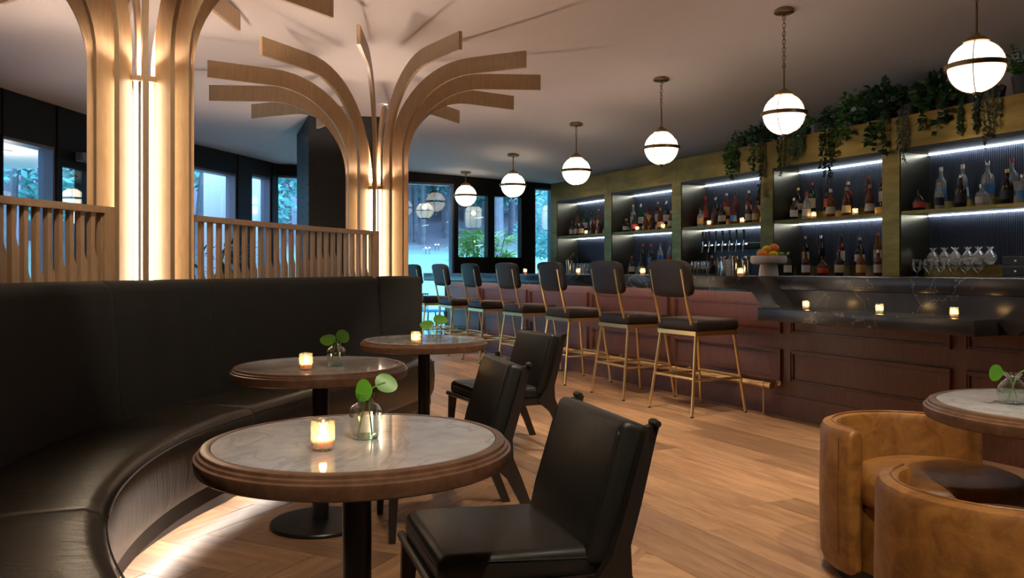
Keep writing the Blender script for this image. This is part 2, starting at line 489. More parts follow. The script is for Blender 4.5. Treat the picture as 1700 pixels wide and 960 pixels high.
ROOM = [(-4.5, -3.0), (-4.47, 7.26), (-4.36, 8.6), (-4.04, 10.45), (-3.53, 12.46), B(-12.75, 7.05)[:2], B(1.6, 7.05)[:2], (5.4, -3.0)]
def make_ceiling():
    bm = bmesh.new()
    xs = np.linspace(-6, 8.5, 50); ys = np.linspace(-4, 16, 64)
    g = [[bm.verts.new((x, y, ceil_z(x, y))) for x in xs] for y in ys]
    for j in range(len(ys) - 1):
        for i in range(len(xs) - 1):
            bm.faces.new((g[j][i], g[j][i + 1], g[j + 1][i + 1], g[j + 1][i]))
    m = len(ROOM)
    for i in range(m):
        a, b = Vector((*ROOM[i], 0)), Vector((*ROOM[(i + 1) % m], 0))
        d = (b - a).normalized()
        outn = Vector((-d.y, d.x, 0))        # polygon runs clockwise
        bmesh.ops.bisect_plane(bm, geom=list(bm.verts) + list(bm.edges) + list(bm.faces), plane_co=a + outn * 0.06, plane_no=outn, clear_outer=True)
    top = bmesh.ops.solidify(bm, geom=list(bm.faces), thickness=-0.05)
    me = bpy.data.meshes.new('ceiling'); bm.to_mesh(me); bm.free()
    me.polygons.foreach_set('use_smooth', [True] * len(me.polygons)); me.set_sharp_from_angle(angle=math.radians(40))
    return tag(obj('ceiling', me, 'ceiling_paint'), kind='structure')
make_ceiling()

# floor: slab with planks laid along the bar and a herringbone field under the small tables
def make_floor():
    mb = MB()
    mb.prism(ROOM, lambda p, q, s: (p, q, s), -0.16, -0.022)
    fl = struct(mb, 'floor', 'floor_oak')
    r = random.Random(3)
    W = 0.192
    NB = 2.0
    meshes = {}
    for L in (1.2, 1.5, 1.8, 2.1):
        meshes[L] = MB().rbox(0, L - 0.002, 0, W - 0.002, -0.02, 0, 0.0012, 1).mesh('plank', 0)
        meshes[L].materials.append(MATS['floor_oak'])
    n = NB; count = 0
    while n < 4.83:
        t = -12.7 - r.random() * 1.4
        while t < -0.6:
            L = r.choice((1.2, 1.5, 1.8, 2.1))
            x, y, _ = B(t + L / 2, n)
            if y > 0.9 and abs(x) < y * 0.75 + 1.0:
                o = obj('plank', meshes[L], None, fl, B(t, n, 0), TH); count += 1
            t += L
        n += W
    # strip behind the bar and the left lounge: wide boards, mostly hidden
    w, L = 0.15, 0.60
    hm = MB().rbox(0, L - 0.002, 0, w - 0.002, -0.02, 0, 0.0012, 1).mesh('herringbone_block', 0)
    hm.materials.append(MATS['floor_oak'])
    ang = TH + math.radians(38)
    ca, sa = math.cos(ang), math.sin(ang)
    for k in range(-60, 60):
        for j in range(-12, 12):
            for vert in (0, 1):
                if vert: px, py, a2 = k * w + L + w + j * 2 * L, k * w + w - L, PI / 2
                else: px, py, a2 = k * w + j * 2 * L, k * w, 0.0
                mx, my = (px - w / 2, py + L / 2) if vert else (px + L / 2, py + w / 2)
                X, Y = mx * ca - my * sa, mx * sa + my * ca + 4.0
                nn = X * NX + Y * NY
                if nn > NB + 0.28 or Y < 1.3 or Y > 8.6 or X < -1.75 or X > 1.1: continue
                X0, Y0 = px * ca - py * sa, px * sa + py * ca + 4.0
                obj('herringbone_block', hm, None, fl, (X0, Y0, -0.0015), ang + a2)
    return fl
make_floor()

def wall_between(name, a, b, z0, z1, th, mat, zfun=None):
    a, b = Vector((*a, 0)), Vector((*b, 0)); d = (b - a).normalized(); nrm = Vector((-d.y, d.x, 0))
    mb = MB()
    q = [a, b, b + nrm * th, a + nrm * th]
    zt = [zfun(p.x, p.y) if zfun else z1 for p in (a, b)]
    vs = [(p.x, p.y, z0) for p in q] + [(q[0].x, q[0].y, zt[0]), (q[1].x, q[1].y, zt[1]), (q[2].x, q[2].y, zt[1]), (q[3].x, q[3].y, zt[0])]
    mb.add(vs, [(0, 1, 2, 3), (4, 7, 6, 5), (0, 4, 5, 1), (1, 5, 6, 2), (2, 6, 7, 3), (3, 7, 4, 0)])
    return struct(mb, name, mat)
wall_between('wall_right', ROOM[5], ROOM[6], 0, 4.2, 0.15, 'wall_paint')
wall_between('wall_entry', ROOM[6], ROOM[7], 0, 4.3, 0.15, 'dark_wall')
wall_between('wall_back', ROOM[7], ROOM[0], 0, 4.3, 0.15, 'dark_wall')
wall_between('wall_side', ROOM[0], (-4.475, 5.2), 0, 3.6, 0.15, 'dark_wall')

# window walls. Each run: list of openings along the segment a->b (distances in metres), head height, pane bottom
def window_wall(num, a, b, zc, openings, reveal=0.16):
    a3, b3 = Vector((*a, 0)), Vector((*b, 0)); L = (b3 - a3).length
    rz = math.atan2(b3.y - a3.y, b3.x - a3.x)
    root = thing('window_%d' % num, None, None, (a3.x, a3.y, 0), rz); root['kind'] = 'structure'
    MB().box(0, L, -0.02, 0.16, max(o[3] for o in openings), zc + 0.12).build('header', 'frame_dark', root, smooth=0)
    prev = 0.0
    for (s0, s1, z0, z1, style) in openings:
        if s0 - prev > 0.005:
            MB().box(prev, s0, -0.03, 0.17, 0, zc).build('mullion', 'frame_dark', root, smooth=0)
        if z1 < max(o[3] for o in openings) - 1e-3:
            MB().box(s0, s1, -0.01, 0.12, z1, zc).build('transom', 'frame_dark', root, smooth=0)
        if z0 > 0.02:
            MB().box(s0, s1, -0.01, 0.12, 0, z0).build('sill_panel', 'frame_dark', root, smooth=0)
        fr = MB()
        e = 0.03
        fd = 0.05 if style == 'thin' else 0.15
        fr.box(s0, s0 + e, 0.0, fd, z0, z1); fr.box(s1 - e, s1, 0.0, fd, z0, z1)
        fr.box(s0 + e, s1 - e, 0.0, fd, z1 - e, z1); fr.box(s0 + e, s1 - e, 0.0, fd, z0, z0 + e)
        f = fr.build('frame', 'frame_reveal' if style == 'reveal' else 'frame_dark', root, smooth=0)
        MB().box(s0 + e, s1 - e, fd * 0.6, fd * 0.6 + 0.008, z0 + e, z1 - e).build('pane', 'window_glass', f, smooth=0)
        prev = s1
    if L - prev > 0.005:
        MB().box(prev, L, -0.03, 0.17, 0, zc).build('mullion', 'frame_dark', root, smooth=0)
    return root
E = ROOM
# far wall, left to right (corner at n=2.28)
c0 = B(-12.75, 2.22)[:2]; c1 = B(-12.75, 7.05)[:2]
def fn_(n): return n - 2.22
window_wall(1, c0, c1, 2.743, [(fn_(2.26), fn_(3.78), 0.05, 2.577, 'reveal'), (fn_(3.90), fn_(5.15), 0.05, 2.577, 'reveal'),
                               (fn_(5.20), fn_(5.80), 1.34, 2.43, 'dark'), (fn_(5.86), fn_(6.43), 1.34, 2.43, 'dark'), (fn_(6.64), fn_(7.02), 0.05, 2.577, 'reveal')])
def seg(a, b):
    return math.hypot(b[0] - a[0], b[1] - a[1])
s = seg(E[3], E[4])
window_wall(2, E[3], E[4], 2.743, [(0.02, 1.02, 0.05, 2.47, 'reveal'), (1.36, s - 0.16, 0.05, 2.52, 'reveal')])
s = seg(E[2], E[3])
window_wall(3, E[2], E[3], 2.743, [(0.012, 0.3, 0.05, 2.20, 'thin'), (0.4, 0.95, 0.05, 2.46, 'reveal'), (1.0, s - 0.03, 0.05, 2.46, 'reveal')])
s = seg(E[1], E[2])
window_wall(4, E[1], E[2], 2.743, [(0.005, 0.76, 0.05, 2.34, 'reveal'), (0.83, s - 0.01, 0.05, 2.20, 'thin')])
window_wall(5, (-4.475, 5.2), E[1], 2.743, [(0.08, 0.98, 0.05, 2.34, 'reveal'), (1.06, 2.055, 0.05, 2.34, 'reveal')])
# door closer above the side door
dc = thing('door_closer', 'grey box door closer with folding arm above the glass door', 'door closer', (-4.375, 8.42, 2.24), math.atan2(1.34, 0.11))
MB().rbox(-0.16, 0.16, -0.13, -0.05, 0, 0.09, 0.006, 1).build('body', 'frame_reveal', dc)
MB().tube([(-0.12, -0.09, 0.10), (0.02, -0.17, 0.115), (0.16, -0.06, 0.12)], 0.009, 6).build('arm', 'frame_dark', dc)

# ------------------------------------------------------------------ outdoors
def terrain_z(x, y):
    d = math.hypot(x, y - 6.0)
    def sm(a, b): 
        q = min(1, max(0, (d - a) / (b - a))); return q * q * (3 - 2 * q)
    return -0.06 + 1.95 * sm(11.0, 24.0) + 5.6 * sm(22.0, 48.0)
def make_ground():
    mb = MB(); r = random.Random(9)
    rings = [8.2, 10, 12, 14, 16, 18, 20, 22, 24, 27, 30, 34, 38, 43, 48, 60, 90]
    n = 72; vs = []; fs = []
    for d in [0.0 + q for q in rings]:
        for i in range(n):
            a = 2 * PI * i / n
            x, y = d * math.cos(a), 6 + d * math.sin(a)
            vs.append((x, y, terrain_z(x, y) + (r.uniform(-0.12, 0.12) if d > 23 else 0)))
    for j in range(len(rings) - 1):
        for i in range(n):
            k = (i + 1) % n
            fs.append((j * n + i, j * n + k, (j + 1) * n + k, (j + 1) * n + i))
    mb.add(vs, fs)
    return tag(mb.build('ground', 'ground_cover', smooth=60), kind='structure')
make_ground()
tm = MB(); tm.lathe([(0.0, -0.12), (11.2, -0.12), (11.2, -0.05), (0.0, -0.05)], 48, (0, 6, -0.12), caps=False)
struct(tm, 'terrace', 'concrete')

def leaf_cloud(mb, r, centre, rad, count, size, flat=0.5, droop=0.0):
    for _ in range(count):
        th = r.uniform(0, 2 * PI); cz = r.uniform(-1, 1); q = r.uniform(0.55, 1.0)
        s = math.sqrt(1 - cz * cz)
        p = Vector((centre[0] + rad[0] * q * s * math.cos(th), centre[1] + rad[1] * q * s * math.sin(th), centre[2] + rad[2] * q * cz))
        d = Vector((r.uniform(-1, 1), r.uniform(-1, 1), r.uniform(-flat, flat) - droop)).normalized()
        w = d.cross(Vector((r.uniform(-1, 1), r.uniform(-1, 1), r.uniform(-1, 1)))).normalized()
        L = size * r.uniform(0.6, 1.3)
        mb.add([p - d * L, p + w * L * 0.45, p + d * L, p - w * L * 0.45], [(0, 1, 2, 3)])
def make_tree(seed, h, spread, leafmat, crown0, leaf, trunk_r=0.22, clumps=26, per=130):
    r = random.Random(seed)
    lean = r.uniform(-0.4, 0.4)
    tr = MB()
    tr.tube([(0, 0, -0.4), (0.05 * lean, 0, h * 0.15), (lean * 0.6, 0.1, h * 0.5), (lean, 0, h * 0.85)], [trunk_r * 1.25, trunk_r, trunk_r * 0.75, trunk_r * 0.3], 10)
    for _ in range(5):
        a = r.uniform(0, 2 * PI); z = h * r.uniform(0.4, 0.75)
        tr.tube([(lean * 0.6, 0, z), (lean * 0.6 + spread * 0.35 * math.cos(a), spread * 0.35 * math.sin(a), z + h * 0.1)], [trunk_r * 0.4, trunk_r * 0.12], 6)
    fo = MB()
    for _ in range(clumps):
        a = r.uniform(0, 2 * PI); q = spread * math.sqrt(r.random()); z = r.uniform(crown0, 1.0) * h
        sz = spread * r.uniform(0.22, 0.4)
        leaf_cloud(fo, r, (lean + q * math.cos(a), q * math.sin(a), z), (sz, sz, sz * 0.65), per, leaf)
    return tr.mesh('trunk'), fo.mesh('foliage', 0)
TREE_KINDS = [make_tree(1, 11, 3.2, None, 0.34, 0.12, 0.16, 46, 300), make_tree(2, 9, 3.0, None, 0.22, 0.11, 0.15, 46, 300), make_tree(3, 12, 2.4, None, 0.52, 0.12, 0.10, 30, 260), make_tree(4, 5.0, 2.6, None, 0.12, 0.09, 0.10, 40, 300)]
for i, (a, b) in enumerate(TREE_KINDS):
    a.materials.append(MATS['bark']); b.materials.append(MATS['tree_leaf' if i % 2 == 0 else 'tree_leaf_teal'])
def put_tree(k, x, y, rz, s, label):
    o = thing('garden_tree', label, 'tree', (x, y, terrain_z(x, y) - 0.05), rz, 'trees in the garden outside the windows')
    o.scale = (s, s, s * (1.5 if s < 0.5 else 1.0))
    obj('trunk', TREE_KINDS[k][0], None, o)
    f = obj('foliage', TREE_KINDS[k][1], None, o); f['kind'] = 'stuff'
    return o
# px column, distance, kind, scale, label
for px, d, k, s, lab in [
        (702, 30, 2, 1.0, 'pale slim tree beside its twin, left of the round lantern reflection'),
        (690, 31, 2, 0.95, 'left trunk of the twin trees beyond the lawn'),
        (716, 38, 2, 1.1, 'thin tree high on the slope behind the twin trees'),
        (738, 34, 2, 1.0, 'slim straight tree near the lights on the slope'),
        (682, 31, 1, 0.8, 'low branched leafy tree at the left side of the far window'),
        (742, 33, 1, 0.85, 'low branched leafy tree over the lights on the slope'),
        (686, 38, 3, 0.95, 'leafy evergreen high on the slope above the twin trunks'),
        (722, 40, 3, 1.0, 'leafy evergreen high on the slope right of the round lantern'),
        (752, 37, 3, 0.9, 'leafy evergreen high on the slope at the window mullion'),
        (795, 38, 3, 1.0, 'leafy evergreen high on the slope above the drum lantern'),
        (856, 37, 3, 1.1, 'leafy evergreen right of the thick dark trunk'),
        (729, 45, 0, 1.0, 'dense tree at the top of the slope behind the far window'),
        (782, 40, 2, 1.0, 'slim tree seen beside the lantern reflection through the casement'),
        (828, 26, 0, 0.95, 'thick trunked dark tree filling the right casement window'),
        (775, 36, 1, 0.95, 'leafy tree closing the view behind the left casement'),
        (850, 33, 1, 0.9, 'leafy tree high behind the thick trunked tree'),
        (945, 18, 3, 0.42, 'low bushy tree filling the window beside the bottle wall'),
        (935, 30, 1, 1.1, 'spreading tree behind the low bushy tree by the bar'),
        (466, 22, 2, 1.0, 'straight dark trunk seen left of the black steel chimney'),
        (478, 30, 1, 0.9, 'leafy tree behind the dark trunk by the steel chimney'),
        (436, 30, 0, 1.0, 'leafy tree showing between white porch columns'),
        (330, 19, 1, 1.0, 'bushy tree left of the white porch column'),
        (300, 24, 0, 1.0, 'tall leafy tree seen past the lit oak column'),
        (110, 20, 1, 1.1, 'leafy tree seen through the glass side door'),
        (140, 28, 0, 1.1, 'tall tree behind the garden lamp post'),
        (10, 17, 1, 1.0, 'leafy tree with dark trunk at the left window edge'),
        (45, 26, 0, 1.1, 'tall leafy tree behind the left window'),
        (650, 44, 0, 1.1, 'leafy tree on the slope hidden partly by the oak column'),
        (215, 30, 0, 1.1, 'tall tree standing far behind the lit oak column')]:
    a = (px - 850) / FPX
    put_tree(k, a * d, d, RNG.uniform(0, 6.28), s, lab)

# white porch canopy and columns outside the left windows
pc = MB().box(-14, -5.0, 3.0, 12.0, 2.62, 2.95); tag(pc.build('porch_canopy', 'white_paint', smooth=0), 'white flat porch canopy outside the left windows', 'canopy')
for x, y, w, lab in ((-4.52, 12.75, 0.36, 'wide white square porch column outside the window behind the screen'), (-4.42, 14.4, 0.29, 'narrow white square porch column farther from the oak screen')):
    mb = MB().box(-w / 2, w / 2, -w / 2, w / 2, -0.12, 3.3); mb.box(-w / 2 - 0.03, w / 2 + 0.03, -w / 2 - 0.03, w / 2 + 0.03, -0.12, 0.08)
    tag(mb.build('porch_column', 'white_paint', None, (x, y, 0), 0.25, 0), lab, 'column', 'white porch columns')
for i, (x, y) in enumerate(((-6.2, 10.2), (-7.6, 7.4))):  # added lamps that brighten the canopy soffit and the white columns
    pl = thing('porch_fill_light', ('added round fill light set in the canopy over the side door', 'added round fill light set in the canopy at the far left')[i], 'downlight', (x, y, 2.62), 0, 'added porch fill lights')
    MB().lathe([(0.06, -0.012), (0.08, -0.012), (0.08, 0.0), (0.06, 0.0), (0.06, -0.012)], 16, caps=False).build('trim_ring', 'white_paint', pl)
    MB().lathe([(0.0, -0.004), (0.06, -0.004)], 12, caps=False).build('lens', 'lens_glow', pl)
    ld = bpy.data.lights.new('porch_fill_lamp', 'POINT'); ld.energy = 34.0; ld.color = (1.0, 0.86, 0.70); ld.shadow_soft_size = 0.06
    lo = bpy.data.objects.new('porch_fill_lamp', ld); COL.objects.link(lo); lo.parent = pl; lo.location = (0, 0, -0.55)
# exterior eave over the far window wall, the stand-in lanterns hang from it
ev = MB().box(2.2, 7.3, -13.95, -12.95, 2.66, 2.74)
ev2 = MB(); ev2.prism([(-13.95, 2.3), (-12.95, 2.3), (-12.95, 7.3), (-13.95, 7.3)], lambda p, q, s_: B(p, q, s_), 2.66, 2.74)
tag(ev2.build('eave', 'white_paint', smooth=0), 'thin white eave outside above the far windows', 'eave')
lp = thing('garden_lamp', 'garden lamp post with glowing lantern seen through the slatted screen', 'lamp', (-6.72, 13.0, -0.1))
MB().tube([(0, 0, 0), (0, 0, 1.92)], 0.045, 10).build('post', 'frame_reveal', lp)
MB().lathe([(0.0, 1.92), (0.10, 1.94), (0.12, 2.0), (0.12, 2.16), (0.06, 2.2), (0.0, 2.2)], 14).build('lantern', 'lamp_glow', lp)
MB().lathe([(0.16, 2.2), (0.05, 2.28), (0.0, 2.29)], 14).build('cap', 'frame_dark', lp)
for i, (px, yy, d) in enumerate(((707, 409, 27), (713, 409, 27), (723, 407, 28), (728, 406, 28), (766, 403, 28))):
    x = (px - 850) / FPX * d
    g = thing('path_light', '%s small path light from the left on the far slope' % ORD[i], 'garden light', (x, d, terrain_z(x, d)), 0, 'path lights on the slope')
    MB().tube([(0, 0, 0.0), (0, 0, 0.2)], 0.008, 6).build('stake', 'frame_dark', g)
    MB().lathe([(0.0, 0.2), (0.028, 0.21), (0.028, 0.24), (0.0, 0.25)], 8).build('lens', 'path_glow', g)
# ------------------------------------------------------------------ the bar
BAR_RZ = TH
bar = thing('bar_counter', 'long dark walnut bar front with framed panels and brass foot rail', 'bar', B(-7.0, 4.82), TH)
def L_(t): return t + 7.0            # local x of a bar position
T_END, T_NEAR = -12.31, -0.9
MB().box(L_(T_END), L_(T_NEAR), 0.0, 0.56, 0.0, 1.004).build('body', 'bar_walnut', bar, smooth=0)
MB().box(L_(T_END) - 0.012, L_(T_NEAR), -0.014, 0.0, 0.0, 0.17).build('baseboard', 'bar_walnut', bar, smooth=0)
st = [-12.31, -10.86, -9.385, -7.89, -6.415, -4.94, -3.465, -1.99]
def frame_ring(x0, x1, z0, z1, w=0.028, d=0.016):
    mb = MB()
    for (a, b, c, e) in ((x0, x1, z0, z0 + w), (x0, x1, z1 - w, z1), (x0, x0 + w, z0 + w, z1 - w), (x1 - w, x1, z0 + w, z1 - w)):
        mb.box(a, b, -d, 0.0, c, e)
    w2 = w * 0.45
    for (a, b, c, e) in ((x0, x1, z0, z0 + w2), (x0, x1, z1 - w2, z1), (x0, x0 + w2, z0 + w2, z1 - w2), (x1 - w2, x1, z0 + w2, z1 - w2)):
        mb.box(a, b, -d - 0.008, -d, c, e)
    return mb
for i in range(len(st) - 1):
    x0, x1 = L_(st[i]) + 0.05, L_(st[i + 1]) - 0.05
    for z0, z1 in ((0.655, 0.905), (0.275, 0.53)):
        fr = frame_ring(x0, x1, z0, z1).build('panel_frame', 'bar_walnut', bar, smooth=0)
        MB().box(x0 + 0.035, x1 - 0.035, -0.004, 0.0, z0 + 0.035, z1 - 0.035).build('panel', 'bar_walnut', fr, smooth=0)
MB().box(L_(-12.2), L_(-5.2), -0.195, -0.175, 0.994, 1.003).build('light_strip', 'counter_led', bar, smooth=0)
# brass foot rail
rail = thing('foot_rail', 'polished brass foot rail tube along the bar base', 'foot rail', B(-5.0, 4.71), TH)
MB().tube([(-7.2, 0, 0.245), (0.0, 0, 0.245)], 0.025, 14).build('tube', 'brass', rail)
MB().lathe([(0.0, 0), (0.027, 0.0), (0.027, 0.012), (0.0, 0.018)], 14, (0, 0, 0.245), Matrix.Rotation(PI / 2, 4, 'Y')).build('end_cap', 'brass', rail)
bk = None
for k in range(7):
    x = -0.08 - 1.13 * k
    post = MB().tube([(x, 0, 0.0), (x, 0, 0.25)], 0.007, 8)
    post.lathe([(0.022, 0), (0.022, 0.006), (0.008, 0.012)], 12, (x, 0, 0))
    b_ = post.build('bracket_post', 'brass', rail)
    MB().lathe([(0.030, -0.02), (0.030, 0.02)], 14, (x, 0, 0.245), Matrix.Rotation(PI / 2, 4, 'Y')).build('collar', 'brass', b_)
    fl = MB().tube([(x + 0.06, 0.02, 0.25), (x + 0.06, 0.10, 0.26)], 0.007, 8)
    fl.lathe([(0.026, 0), (0.026, 0.008), (0.01, 0.014)], 12, (x + 0.06, 0.108, 0.26), Matrix.Rotation(PI / 2, 4, 'X'))
    fl.build('wall_flange', 'brass', rail)

# marble worktop: slab, swooping ends, low ledge and riser
top = thing('marble_worktop', 'black veined marble bar top with lowered serving ledge', 'counter', B(-5.0, 4.6, 0.0), TH)
def T_(t): return t + 5.0
ZT, ZB = 1.107, 1.004
MB().rbox(T_(-12.7), T_(-5.12), 0, 0.85, ZB, ZT, 0.006, 2).build('slab', 'black_marble', top)
MB().box(T_(-12.68), T_(-5.13), 0.002, 0.016, 0.984, ZB).build('strip_lip', 'black_marble', top, smooth=0)  # added lip that hides the light strip from view
MB().rbox(T_(-5.12), T_(-2.72), 0.15, 0.85, ZB, ZT, 0.006, 2).build('slab', 'black_marble', top)
MB().rbox(T_(-2.72), T_(-0.8), 0, 0.85, ZB, ZT, 0.006, 2).build('slab', 'black_marble', top)
MB().box(T_(-5.05), T_(-2.8), 0.155, 0.215, 0.782, ZB).build('riser', 'black_marble', top, smooth=0)
MB().rbox(T_(-4.81), T_(-3.07), -0.20, 0.153, 0.78, 0.875, 0.006, 2).build('ledge', 'black_marble', top)
def swoop(t_hi, t_lo):
    """ribbon from the slab (t_hi) down to the ledge (t_lo)"""
    N = 14; up = []; dn = []
    for i in range(N + 1):
        q = i / N
        s_ = q * q * (3 - 2 * q)
        x = t_hi + (t_lo - t_hi) * q
        up.append((T_(x), ZT + (0.875 - ZT) * (s_ * 0.6 + 0.4 * math.sin(q * PI / 2) ** 1.2)))
    sgn = 1 if t_lo > t_hi else -1
    for i in range(N + 1):
        q = i / N
        x = (t_hi - sgn * 0.10) + (t_lo - t_hi + sgn * 0.02) * q
        s_ = q * q * (3 - 2 * q)
        dn.append((T_(x), ZB + (0.782 - ZB) * (s_ * 0.6 + 0.4 * math.sin(q * PI / 2) ** 1.2)))
    return MB().strip(up, dn, lambda p, q, s: (p, s, q), 0.0, 0.154)
swoop(-5.04, -4.76).build('swoop', 'black_marble', top, smooth=50)
swoop(-2.80, -3.08).build('swoop', 'black_marble', top, smooth=50)

# ------------------------------------------------------------------ back bar
NB_ = 6.4
bb = thing('back_bar', 'brass clad back bar with five lit bottle niches', 'back bar', B(-7.0, NB_), TH)
PIER = 0.185; PER = 1.58
N0 = -11.505                       # far edge of the farthest niche
bays = [(N0 + PER * k, N0 + PER * k + (PER - PIER)) for k in range(6)]
Z_LOW, Z_MID0, Z_MID1, Z_TOP, Z_F = 1.10, 1.655, 1.685, 2.245, 2.535
MB().box(L_(-11.7), L_(bays[5][1] + 0.2), 0.0, 0.62, 0, Z_LOW).build('base_cabinet', 'black_metal', bb, smooth=0)
fx = [-11.7] + [b[0] - PIER / 2 for b in bays[1:]] + [bays[5][1] + 0.2]
for i in range(len(fx) - 1):
    MB().box(L_(fx[i]) + 0.002, L_(fx[i + 1]) - 0.002, 0.0, 0.40, Z_TOP, Z_F).build('fascia_panel', 'brass_sheet', bb, smooth=0)
MB().box(L_(-11.7), L_(bays[5][1] + 0.2), 0.405, 0.6, Z_LOW, 2.3).build('back_wall', 'black_metal', bb, smooth=0)
px0 = [(-11.7, bays[0][0])] + [(bays[k][1], bays[k + 1][0]) for k in range(5)]
for a, b in px0:
    p_ = MB().box(L_(a), L_(b), 0.0, 0.40, Z_LOW, Z_TOP).build('pier', 'brass_sheet', bb, smooth=0)
for k, (a, b) in enumerate(bays):
    x0, x1 = L_(a), L_(b)
    bp = MB().box(x0, x1, 0.385, 0.404, Z_LOW, Z_TOP).build('back_panel', 'fluted_back', bb, smooth=0)
    for xs in ((x0, x0 + 0.008), (x1 - 0.008, x1)):
        MB().box(xs[0], xs[1], 0.012, 0.385, Z_LOW, Z_TOP).build('side_panel', 'niche_side', bb, smooth=0)
    MB().box(x0 + 0.008, x1 - 0.008, 0.012, 0.385, Z_TOP - 0.03, Z_TOP).build('soffit', 'black_metal', bb, smooth=0)
    MB().box(x0 + 0.008, x1 - 0.008, 0.015, 0.385, Z_MID0, Z_MID1).build('shelf', 'brass_sheet', bb, smooth=0)
    if k in (1, 2, 3, 4, 0):
        MB().box(x0 + 0.10, x1 - 0.03, 0.20, 0.36, Z_MID1, Z_MID1 + 0.075).build('riser_step', 'brass_sheet', bb, smooth=0)
    if k in (1, 3, 4):
        MB().box(x0 + 0.10, x1 - (0.03 if k != 4 else 0.36), 0.20, 0.36, Z_LOW, Z_LOW + 0.10).build('riser_step', 'brass_sheet', bb, smooth=0)
    s1 = MB().box(x0 + 0.02, x1 - 0.01, 0.358, 0.372, Z_TOP - 0.039, Z_TOP - 0.031).build('light_strip', 'shelf_led', bb, smooth=0)
    s2 = MB().box(x0 + 0.02, x1 - 0.01, 0.358, 0.372, Z_MID0 - 0.009, Z_MID0 - 0.001).build('light_strip', 'shelf_led', bb, smooth=0)

# ------------------------------------------------------------------ oak tree columns
def rib_mesh(R, zt, zs, z0, r_in=0.138, r_out=0.275, dep=0.137, th=0.027):
    """one bent board: upright fin, quarter bend, flat arm. outline in (r, z)"""
    zb = zt - dep / 2; ztop = zt + dep / 2
    rad = zb - zs                     # radius of the lower (outer) bend
    cx = r_out + rad; cz = zs
    lower = [(r_out, z0), (r_out, zs)]; upper = [(r_in, z0), (r_in, zs)]
    N = 14
    for i in range(1, N + 1):
        a = PI - (PI / 2) * i / N
        lower.append((cx + rad * math.cos(a), cz + rad * math.sin(a)))
        upper.append((cx + (rad + dep) * math.cos(a), cz + (rad + dep) * math.sin(a)))
    lower.append((R, zb)); upper.append((R, ztop))
    return MB().strip(lower, upper, lambda p, q, s: (p, s, q), -th / 2, th / 2)
def tree_column(name_label, c, R, z_tip, z_bend, led_top, phi0, tilt):
    root = thing('tree_column', name_label, 'column', (c[0], c[1], 0))
    MB().lathe([(0.285, 0.0), (0.285, 0.05), (0.0, 0.05)], 24).build('base_ring', 'tree_oak', root)
    for k in range(12):
        ph = math.radians(phi0 + 30 * k)
        dx, dy = R * math.cos(ph), R * math.sin(ph)
        zt = z_tip + tilt[0] * dx + tilt[1] * dy
        rb = rib_mesh(R, zt, zt - 0.73, 0.05).build('rib', 'tree_oak', root, (0, 0, 0), ph)
        # glowing strip in the gap beside each rib
        pg = ph + math.radians(15)
        led = MB().box(0.144, 0.153, -0.010, 0.010, 0.06, led_top).build('light_strip', 'tree_led', root, (0, 0, 0), pg, 0)
        MB().box(0.138, 0.158, -0.021, 0.021, led_top, led_top + 0.03).build('strip_cap', 'tree_oak', root, (0, 0, 0), pg, 0)
    # wide-beam uplight standing in the hollow of the trunk (batwing distribution)
    ld = bpy.data.lights.new('uplight_lamp', 'SPOT'); ld.energy = UPLIGHT_W; ld.color = (1.0, 0.80, 0.64); ld.shadow_soft_size = 0.05
    ld.spot_size = math.radians(152); ld.spot_blend = 0.25
    ld.use_nodes = True; nt = ld.node_tree; em = nt.nodes['Emission']
    tc = nt.nodes.new('ShaderNodeTexCoord'); sp = nt.nodes.new('ShaderNodeSeparateXYZ'); link(nt, tc.outputs['Normal'], sp.inputs[0])
    ab = nt.nodes.new('ShaderNodeMath'); ab.operation = 'ABSOLUTE'; link(nt, sp.outputs['Z'], ab.inputs[0])
    mx = nt.nodes.new('ShaderNodeMath'); mx.operation = 'MAXIMUM'; mx.inputs[1].default_value = 0.24; link(nt, ab.outputs[0], mx.inputs[0])
    pw = nt.nodes.new('ShaderNodeMath'); pw.operation = 'POWER'; pw.inputs[1].default_value = -2.4; link(nt, mx.outputs[0], pw.inputs[0])
    link(nt, pw.outputs[0], em.inputs['Strength'])
    lo = bpy.data.objects.new('uplight_lamp', ld); COL.objects.link(lo); lo.parent = root; lo.location = (0, 0, led_top + 0.075); lo.rotation_euler = (PI, 0, 0)
    MB().lathe([(0.0, 0.05), (0.05, 0.05), (0.05, led_top + 0.035), (0.0, led_top + 0.035)], 12, caps=False).build('uplight_body', 'black_metal', root)
    MB().lathe([(0.0, led_top + 0.037), (0.03, led_top + 0.037)], 12, caps=False).build('uplight_lens', 'uplight_glow', root)
    return root
tree_column('nearer oak tree column with glowing strips, behind the curved bench', (-2.08, 4.67), 1.5, 3.03, 2.3, 2.19, -92, (0.03, -0.02))
tree_column('farther oak tree column spreading its ribs near the stools', (-1.2, 7.4), 1.46, 2.78, 2.05, 1.86, -86, (0.05, -0.04))

